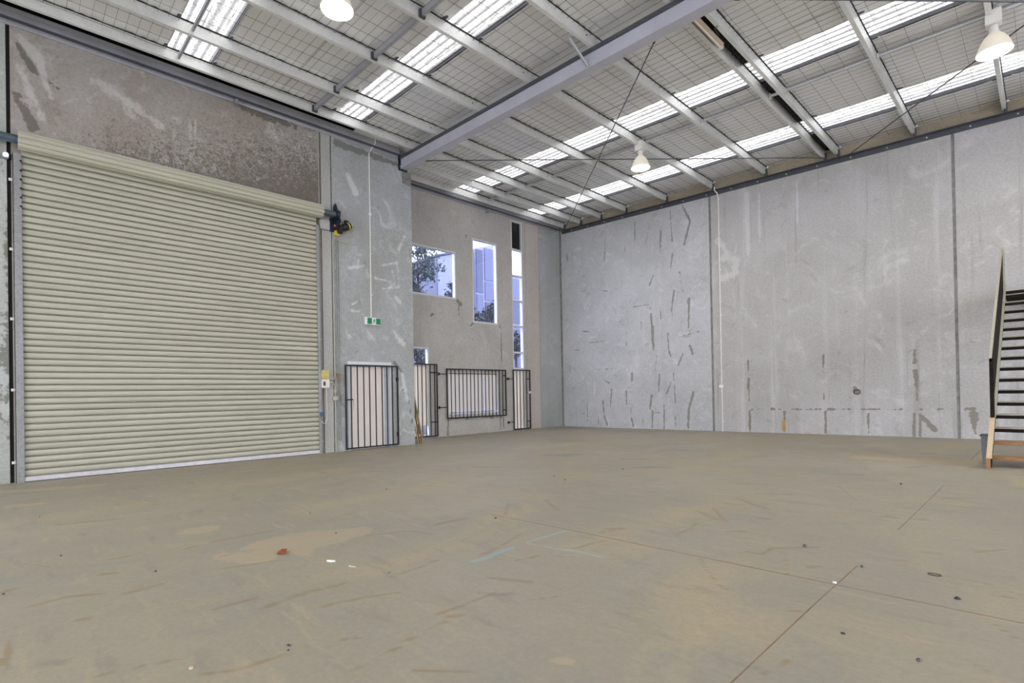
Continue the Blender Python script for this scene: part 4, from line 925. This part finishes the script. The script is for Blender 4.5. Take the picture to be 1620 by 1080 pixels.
MB().bevbox(-.055, .0, 6.55, 6.80, 2.05, 2.10, .006).tube([(-.02, 6.70, 2.10), (.03, 6.50, 2.12), (-.05, 6.25, 2.12)], .01, 6).build('door_closer', 'galv', d2)

def frame_win(num, Wd, mull=(), fw=.05, label='', depth=(-1.53, -1.41), x_glass=-1.50, glass_z=None, fmat='white'):
    y0, y1, z0, z1 = Wd
    w = struct('window_%d' % num, (-1.46, (y0 + y1) / 2, z0), label, 'window')
    a, b = depth
    MB().box(a, b, y0 + .002, y0 + fw, z0 + .002, z1 - .002).box(a, b, y1 - fw, y1 - .002, z0 + .002, z1 - .002).box(a, b, y0 + fw, y1 - fw, z0 + .002, z0 + fw).box(a, b, y0 + fw, y1 - fw, z1 - fw, z1 - .002).build('frame', fmat, w)
    for z in mull: MB().box(a + .01, b - .005, y0 + fw, y1 - fw, z - .03, z + .03).build('mullion', fmat, w)
    lv = [z0 + fw] + sorted(mull) + [z1 - fw]
    for p, q_ in zip(lv[:-1], lv[1:]):
        if glass_z and (p + q_) / 2 < glass_z[0] or glass_z and (p + q_) / 2 > glass_z[1]: continue
        MB().box(x_glass - .003, x_glass + .003, y0 + fw, y1 - fw, p + .001, q_ - .001).build('pane', 'glass', w)
    return w
w1 = frame_win(1, W1, label='wide upper window of the recess, partly hidden by the pier', fw=.06)
w2 = frame_win(2, W2, label='tall narrow upper window of the recess', fw=.06)
w3 = frame_win(3, (W3[0], W3[1], 2.2, W3[3]), mull=(6.53, 5.58, 4.68, 3.75, 2.80), label='full-height strip window near the corner, its top light black', fw=.05, glass_z=(0, 6.5))
MB().box(-1.50, -1.49, 12.98, 13.45, 6.56, 7.52).build('dark_top_light', plain('black_infill', (.008, .008, .010), .35), w3)
MB().box(-1.53, -1.40, 12.93, 13.5, 2.13, 2.2).build('sill', 'white', w3)
# lower part behind the narrow grille
for (yy0, yy1) in ((12.95, 13.21), (13.225, 13.48)): MB().box(-1.47, -1.45, yy0, yy1, .05, 2.12).build('board_panel', 'cream', w3)
w4 = frame_win(4, W4, mull=(2.25,), label='doorway window beside the pier, boarded below', fw=.06, glass_z=(2.3, 3))
for k, (yy0, yy1) in enumerate(((8.28, 8.84), (8.855, 9.245))): MB().box(-1.47, -1.45, yy0, yy1, .38 if k else .1, 2.21).build('board_panel', 'cream', w4)
MB().box(-1.50, -1.495, 8.85, 9.25, .09, .38).build('pane', 'glass', w4)
MB().box(-1.47, -1.44, 8.99, 9.03, .05, .38).build('post', 'white', w4)
w5 = frame_win(5, W5, label='wide low window behind the barred grille', fw=.05)
for yy0, yy1 in ((10.06, 10.8), (10.81, 11.53), (11.585, 12.14)): MB().box(-1.47, -1.45, yy0, yy1, .74, 1.99).build('board_panel', 'cream', w5)
MB().box(-1.47, -1.43, 10.05, 12.15, 1.99, 2.02).build('head_trim', 'wood_ochre', w5)
MB().box(-1.44, -1.34, 9.95, 12.25, .60, .655).build('sill', 'conc_rec', w5)

# ================================================================== BARRED GATES
def gate(name, label, x, ys, z0, z1, cat='gate', zfl=0, extras=None):
    e = empty(name, (x, (ys[0] + ys[-1]) / 2, z0), label, cat, 'black barred gates and grilles')
    t = .016
    MB().box(x - t, x + t, ys[0] - t, ys[0] + t, z0, z1).box(x - t, x + t, ys[-1] - t, ys[-1] + t, z0, z1).box(x - t, x + t, ys[0] + t, ys[-1] - t, z0, z0 + .035).box(x - t, x + t, ys[0] + t, ys[-1] - t, z1 - .035, z1).build('frame', 'black', e)
    b0 = None
    for y in ys[1:-1]:
        if b0 is None:
            mb = MB(); mb.box(x - .011, x + .011, -.011, .011, z0 + .035, z1 - .035); b0 = mb.build('bar', 'black', e)
            base = Vector(b0.location); b0.location = base + Vector((0, y, 0)); yb0 = y
        else: link_copy(b0, e, (0, y - yb0, 0))
    return e
g1 = gate('barred_gate', 'black barred gate closed over the beige exit door', .06, [5.825, 5.965, 6.13, 6.30, 6.46, 6.63, 6.81, 6.955, 7.11, 7.265], .035, 2.105)
MB().box(.01, .05, 5.705, 5.82, 1.14, 1.37).build('lock_plate', 'galv_guide', g1)
MB().tube([(.07, 5.80, 1.245), (.07, 6.0, 1.25)], .014, 8).build('slide_bolt', 'black', g1)
for z in (.32, 1.75): MB().box(.0, .06, 7.255, 7.30, z - .05, z + .05).build('hinge', 'black', g1)
MB().box(.0, .05, 7.30, 7.33, .28, .36).build('hinge_lug', 'whitish', g1)
g2 = gate('barred_gate', 'black barred gate beside the pier with a boarded doorway behind', -1.33, [8.2, 8.36, 8.52, 8.68, 8.82, 8.97, 9.12, 9.28, 9.44, 9.53], .03, 2.285)
for z in (.48, 2.02): MB().box(-1.345, -1.315, 9.28, 9.53, z - .015, z + .015).build('cross_piece', 'black', g2)
ys3 = list(np.linspace(9.92, 12.33, 16)) + [12.48]
g3 = gate('window_grille', 'wide black barred grille over the low boarded window', -1.33, ys3, .545, 2.155, 'grille')
for z in (.92, 1.98): MB().box(-1.4, -1.35, 9.62, 9.66, z - .04, z + .04).tube([(-1.34, 9.64, z), (-1.34, 9.91, z)], .014, 6).build('hinge_arm', 'black', g3)
for z in (.75, 1.95): MB().box(-1.345, -1.315, 12.33, 12.48, z - .018, z + .018).build('cross_piece', 'black', g3)
g4 = gate('window_grille', 'narrow tall black barred grille under the strip window', -1.33, list(np.linspace(12.86, 13.52, 5)) + [13.70], .02, 2.175, 'grille')
for z in (.30, 1.84):
    MB().box(-1.4, -1.35, 12.60, 12.66, z - .04, z + .04).tube([(-1.34, 12.64, z), (-1.34, 12.86, z)], .014, 6).build('hinge_arm', 'black', g4)
    MB().box(-1.345, -1.315, 13.52, 13.70, z - .015, z + .015).build('cross_piece', 'black', g4)
MB().box(-1.36, -1.31, 13.60, 13.74, 1.31, 1.39).build('latch', 'white', g4)
# sticks leaning in the corner
SL = ['pale timber stick leaning outermost against the pier end', 'ochre timber stick leaning second from the outside', 'thin timber stick leaning in the middle of the bundle', 'dark timber stick leaning next to the pier', 'shortest dark stick standing against the pier']
for k, (bx, by, tx, ty, tz, mt, w) in enumerate([(-.20, 8.20, -.30, 7.835, 1.95, 'timber', .020), (-.24, 8.13, -.36, 7.832, 2.12, 'wood_ochre', .017), (-.21, 8.06, -.44, 7.832, 1.72, 'wood_pale', .014), (-.24, 8.0, -.50, 7.832, 1.35, 'wood_ochre', .013), (-.20, 7.94, -.28, 7.83, .95, 'stair_black', .013)]):
    e = empty('timber_stick', (bx, by, 0), SL[k], 'stick', 'timber sticks leaning at the pier')
    a, b = Vector((bx, by, .0)), Vector((tx, ty + w * 1.3, tz))
    MB().hexa([a + Vector(v) for v in ((-w, -w, 0), (w, -w, 0), (w, w, 0), (-w, w, 0))], [b + Vector(v) for v in ((-w, -w, 0), (w, -w, 0), (w, w, 0), (-w, w, 0))]).build('stick_body', mt, e)

# ================================================================== STAIR
st = empty('staircase', (11.85, 10.1, zf(11.8)), 'open timber stair with black-edged treads climbing towards the far wall', 'staircase')
zf0 = zf(11.4)
def stringer(x0, x1, name, mat):
    pts = [(10.1, zf0), (10.1, zf0 + .15), (14.95, zf0 + .15 + .65 * 4.85), (14.95, zf0 + .15 + .65 * 4.85 - .42), (10.42, zf0)]
    m = MB(); n_ = len(pts)
    m.add([(x0, a, b) for a, b in pts] + [(x1, a, b) for a, b in pts], [tuple(range(n_))[::-1], tuple(range(n_, 2 * n_))] + [(i, (i + 1) % n_, n_ + (i + 1) % n_, n_ + i) for i in range(n_)])
    return m.build('stringer', mat, st)
so = stringer(11.285, 11.325, 'l', 'stair_black')
stringer(12.45, 12.49, 'r', 'stair_black')
def strip(x0, x1, ya, yb, off, h, mat, name):
    za = zf0 + .15 + .65 * (ya - 10.1) + off; zb_ = zf0 + .15 + .65 * (yb - 10.1) + off
    return MB().hexa([(x0, ya, za), (x1, ya, za), (x1, yb, zb_), (x0, yb, zb_)], [(x0, ya, za + h), (x1, ya, za + h), (x1, yb, zb_ + h), (x0, yb, zb_ + h)]).build(name, mat, st)
strip(11.283, 11.345, 10.098, 10.96, .0, .012, 'wood_pale', 'stringer_cap')
strip(11.315, 11.352, 10.96, 14.93, .0, .014, 'rail_grey', 'stringer_cap')
strip(12.43, 12.49, 10.1, 14.93, .0, .012, 'rail_grey', 'stringer_cap')
tag(MB().box(11.28, 11.33, 10.075, 10.1, zf0, zf0 + .155).build('stringer_foot', 'wood_orange', st), 'orange cut end of the stringer')
for k in range(16):
    y = 10.4 + .30 * k; z = zf0 + .15 + .195 * k
    if k < 2:
        t = MB().bevbox(11.33, 12.44, y, y + .27, z - .045, z, .004).build('tread', 'wood_orange', st); tag(t, 'new orange timber tread')
    else:
        t = MB().bevbox(11.33, 12.44, y + .012, y + .27, z - .04, z - .012, .003).build('tread', 'stair_black', st)
        MB().bevbox(11.33, 12.44, y - .008, y + .27, z - .012, z + .006, .002).build('top_board', 'rail_grey', t)
        MB().box(11.33, 12.44, y, y + .014, z - .065, z - .012).build('nosing', 'stair_black', t)
# balustrade
MB().box(11.29, 11.34, 10.93, 10.98, zf0 + .70, zf0 + 1.62).build('newel_post', 'stair_black', st)
pts = [(10.98, zf0 + .72), (10.98, zf0 + 1.55), (14.62, 4.02), (14.62, zf0 + .17 + .65 * 4.5)]
m = MB(); m.add([(11.295, a, b) for a, b in pts] + [(11.315, a, b) for a, b in pts], [(3, 2, 1, 0), (4, 5, 6, 7)] + [(i, (i + 1) % 4, 4 + (i + 1) % 4, 4 + i) for i in range(4)])
m.build('balustrade_panel', 'stair_black', st)
MB().hexa([(11.285, 10.93, 1.70), (11.318, 10.93, 1.70), (11.318, 14.66, 4.09), (11.285, 14.66, 4.09)], [(11.285, 10.93, 1.75), (11.318, 10.93, 1.75), (11.318, 14.66, 4.14), (11.285, 14.66, 4.14)]).build('handrail', 'rail_grey', st)
MB().box(11.30, 11.345, 14.62, 14.67, 3.1, 4.1).build('top_post', 'rail_grey', st)
ldg = MB().box(11.33, 12.9, 14.93, 15.6, 3.14, 3.28).build('landing', 'stair_black', st)
# small metal trough by the stair foot
bn = empty('metal_bin', (11.23, 10.85, zf(11.2)), 'narrow grey metal bin tucked behind the stair foot', 'bin')
z_ = zf(11.2)
MB().hexa([(11.20, 10.78, z_), (11.275, 10.78, z_), (11.275, 10.98, z_), (11.20, 10.98, z_)], [(11.185, 10.76, z_ + .42), (11.275, 10.76, z_ + .42), (11.275, 11.0, z_ + .42), (11.185, 11.0, z_ + .42)]).build('body', 'bin', bn)
MB().box(11.175, 11.28, 10.75, 11.01, z_ + .42, z_ + .445).build('rim', 'angle', bn)

# ================================================================== LITTER
lf = empty('dead_leaf', (7.61, 1.55, zf(7.6)), 'curled red-brown dead leaf on the floor', 'leaf')
m = MB(); zz = zf(7.6) + .002
P = [(-.055, 0, .004), (-.03, .035, .02), (.01, .04, .03), (.045, .02, .022), (.065, -.005, .006), (.035, -.03, .018), (-.01, -.035, .010), (-.04, -.022, .004), (0, 0, .034)]
vs = [(7.61 + a, 1.55 + b, zz + c) for a, b, c in P]; vs += [(a, b, c - .003) for a, b, c in vs]
m.add(vs, [(i, (i + 1) % 8, 8) for i in range(8)] + [(9 + (i + 1) % 8, 9 + i, 17) for i in range(8)] + [(i, 9 + i, 9 + (i + 1) % 8, (i + 1) % 8) for i in range(8)])
m.build('blade', plain('red_brown_leaf', (.22, .045, .015), .6, 0, .5, 30), lf); MB().tube([(7.67, 1.545, zz + .006), (7.70, 1.56, zz + .004)], .002, 5).build('stalk', 'wood_ochre', lf)
def scrap(name, x, y, sx, sy, h, a, mat, label, cat):
    m = MB(); z = zf(x); ca, sa = math.cos(a), math.sin(a)
    k = 7; ring = [(sx * math.cos(t * 2 * math.pi / k) * random.uniform(.7, 1.1), sy * math.sin(t * 2 * math.pi / k) * random.uniform(.7, 1.1)) for t in range(k)]
    vs = [(x + p * ca - q_ * sa, y + p * sa + q_ * ca, z) for p, q_ in ring] + [(x + (p * ca - q_ * sa) * .8, y + (p * sa + q_ * ca) * .8, z + h * random.uniform(.5, 1)) for p, q_ in ring]
    m.add(vs, [tuple(range(k))[::-1], tuple(range(k, 2 * k))] + [(i, (i + 1) % k, k + (i + 1) % k, k + i) for i in range(k)])
    tag(m.build(name, mat, None), label, cat)
    o = bpy.context.scene.objects
scrap('paper_scrap', 8.12, 1.73, .045, .018, .012, .6, 'whitish', 'white paper scrap on the floor right of the dead leaf', 'paper')
scrap('paper_scrap', 8.36, 1.78, .040, .012, .008, .4, 'conduit2', 'dull paper scrap beyond the white scrap and dead leaf', 'paper')
scrap('wood_chip', 9.16, .58, .018, .010, .008, .5, 'wood_pale', 'pale wood chip near the bottom of the picture', 'chip')
scrap('wood_chip', 9.27, .98, .016, .008, .008, .2, 'rod', 'dark chip just beyond the pale wood chip', 'chip')
scrap('stone_chip', 10.98, 3.69, .016, .012, .012, 0, 'white', 'tiny white chip where the floor joints cross', 'chip')
scrap('stone_chip', 11.55, 3.86, .018, .014, .014, 0, 'black', 'black crumb on the right-hand floor beyond the cross joint', 'crumb')
scrap('stone_chip', 11.2, 2.95, .012, .009, .010, 0, 'black', 'black crumb near the right-hand slab joint', 'crumb')
wr_ = empty('wire_ring', (11.4, 4.25, zf(11.4)), 'small bent wire ring on the right-hand floor', 'wire')
MB().tube([(11.4 + .035 * math.cos(t * .42), 4.25 + .022 * math.sin(t * .42), zf(11.4) + .006) for t in range(16)], .003, 5).build('wire', 'rod', wr_)
CRUMBS = [
    (7.35, 2.13, 'dark crumb above and right of the red-brown dead leaf'),
    (8.69, 1.89, 'dark crumb to the right of the dull paper scrap'),
    (6.32, 2.32, 'small dark crumb further back, behind the dead leaf'),
    (5.66, 3.64, 'small dark crumb on the floor well in front of the barred gate'),
    (8.06, 3.47, 'dark crumb just behind the left end of the blue chalk mark'),
    (9.32, 0.96, 'dark crumb low on the floor below the dead leaf'),
    (6.72, 5.87, 'left one of two tiny dark crumbs in the middle distance'),
    (7.08, 5.70, 'right one of two tiny dark crumbs in the middle distance'),
    (4.02, 0.20, 'dark crumb on the floor in front of the roller door left end'),
    (6.26, 0.27, 'dark crumb nearer the camera below the roller door left end'),
    (7.13, -0.06, 'dark crumb at the left edge of the picture'),
    (7.36, 0.74, 'dark crumb left of the dead leaf, a little nearer'),
    (10.63, 7.96, 'tiny dark crumb on the floor left of the stair foot'),
    (10.60, 4.40, 'dark crumb left of the slab joint crossing, further back'),
    (11.51, 2.88, 'dark crumb near the bottom right of the picture'),
    (7.13, 7.08, 'tiny dark crumb far out in the middle of the floor'),
    (11.03, 4.14, 'dark fleck just beyond the slab joint crossing'),
]
for x, y, lab in CRUMBS:
    m = MB(); r = random.uniform(.006, .011) * (1 if y < 3 else 1.6)
    m.lathe([(r * .3, 0), (r, r * .4), (r * .7, r), (r * .1, r * 1.2)], (x, y, zf(x) - .001), 6, True)
    tag(m.build('grit_crumb', 'rod', None), lab, 'crumb', 'dark crumbs scattered on the floor')

# ================================================================== OUTDOORS
gd = tag(MB().box(-60, -1.8, -30, 70, -.4, -.12).build('ground', 'asphalt', None), 'dark asphalt yard outside the windows', 'ground', None, 'structure')
ap = tag(MB().box(-1.8, 60, -40, -8.25, -.4, -.12).box(20.25, 60, -8.25, 60, -.4, -.12).build('ground', 'apron', None), 'pale concrete apron added outside the wall openings to bounce daylight in, out of view', 'ground', None, 'structure')
ba = empty('warehouse', (-10, 16, 0), 'pale lavender building with a sloping roof seen through the wide upper window', 'building')
MB().hexa([(-14, 15.2, -.1), (-9, 15.2, -.1), (-9, 17.1, -.1), (-14, 17.1, -.1)], [(-14, 15.2, 8.2), (-9, 15.2, 8.15), (-9, 17.1, 8.75), (-14, 17.1, 8.8)]).build('wall', 'bluewall2', ba)
MB().hexa([(-14.1, 15.1, 8.2), (-8.9, 15.1, 8.15), (-8.9, 17.15, 8.78), (-14.1, 17.15, 8.83)], [(-14.1, 15.1, 8.3), (-8.9, 15.1, 8.25), (-8.9, 17.15, 8.88), (-14.1, 17.15, 8.93)]).build('roof_edge', 'bluewall3', ba)
MB().box(-13.9, -9.02, 15.15, 15.2, -.1, 8.1).build('side_cladding', 'bluewall', ba)
MB().box(-9.0, -8.97, 16.2, 16.24, 0, 8.4).build('panel_joint', 'bluewall', ba)
bb = empty('warehouse', (-10, 24, 0), 'slate-blue panelled building seen through the tall and strip windows', 'building')
MB().hexa([(-13, 17.35, -.1), (-8.65, 17.35, -.1), (-8.65, 19.3, -.1), (-13, 19.3, -.1)], [(-13, 17.35, 8.9), (-8.65, 17.35, 8.9), (-8.65, 19.3, 9.5), (-13, 19.3, 9.5)]).box(-13, -8.65, 19.3, 33, -.1, 7.85).build('wall', 'bluewall2', bb)
for i, (a, b, rows) in enumerate(((17.38, 17.82, ((6.6, 8.85), (3.9, 6.5), (0, 3.8))), (17.96, 19.25, ((7.32, 9.0), (6.25, 7.24), (3.9, 6.15), (0, 3.8))), (19.4, 21.0, ((6.6, 7.7), (5.2, 6.5), (2.6, 5.1), (0, 2.5))),
                                  (21.1, 22.8, ((6.6, 7.7), (5.2, 6.5), (2.6, 5.1), (0, 2.5))), (22.9, 25.4, ((5.2, 7.7), (2.6, 5.1), (0, 2.5))), (25.5, 28.9, ((5.2, 7.7), (2.6, 5.1), (0, 2.5))), (29.0, 32.9, ((5.2, 7.7), (2.6, 5.1), (0, 2.5))))):
    for j, (c, d) in enumerate(rows):
        MB().box(-8.65, -8.60, a, b, c, d).build('wall_panel', 'bluewall' if (i + j) % 3 else 'bluewall3', bb)
def tree(x, y, h, r, n, mat, label, z_lo, sz=.075, seed=0):
    rg_ = random.Random(seed)
    e = empty('tree', (x, y, -.12), label, 'tree', 'trees outside the windows')
    MB().tube([(x, y, -.12), (x + .05, y, h * .3), (x - .1, y + .1, h * .6), (x, y, h * .95)], [.13, .10, .07, .02], 8).build('trunk', 'bark', e)
    m = MB()
    pts = []
    for i in range(26):
        a = rg_.uniform(0, 6.28); z = rg_.uniform(z_lo, h * .95); rr = r * rg_.uniform(.5, 1.0)
        p0 = Vector((x, y, z - rr * .4)); p1 = Vector((x + rr * math.cos(a), y + rr * math.sin(a), z + rr * .15)); pts.append((p0, p1))
        m.tube([p0, (p0 + p1) / 2 + Vector((0, 0, .12)), p1], [.025, .015, .006], 5)
    m.build('branch', 'bark', e)
    m = MB()
    for i in range(n):
        p0, p1 = rg_.choice(pts); t = rg_.uniform(.25, 1.1)
        c = p0.lerp(p1, t) + Vector([rg_.gauss(0, r * .13) for _ in range(3)])
        a = Vector([rg_.uniform(-1, 1) for _ in range(3)]).normalized(); b = a.orthogonal().normalized(); s1 = sz * rg_.uniform(.6, 1.3)
        m.add([c - a * s1, c + b * s1 * .45 + Vector((0, 0, .006)), c + a * s1, c - b * s1 * .45], [(0, 1, 2), (0, 2, 3)])
    tag(m.build('foliage', mat, e), None, None, None, 'stuff')
tree(-6.0, 12.0, 7.9, 1.05, 2300, 'fol2', 'grey-green leafy tree filling the left of the wide upper window', 4.6, .075, 3)
tree(-6.0, 13.75, 6.5, .5, 700, 'fol', 'slim dark tree low behind the right of the wide window', 4.7, .065, 8)
tree(-6.0, 15.7, 5.6, .8, 1900, 'fol', 'dark bushy tree at the foot of the tall window', 3.6, .075, 11)
tree(-6.0, 17.6, 4.5, .6, 800, 'fol', 'small dark tree behind the strip window', 3.0, .065, 14)
tree(-4.5, 10.9, 3.3, .75, 1700, 'fol', 'dark shrub outside the boarded doorway window', .5, .06, 17)
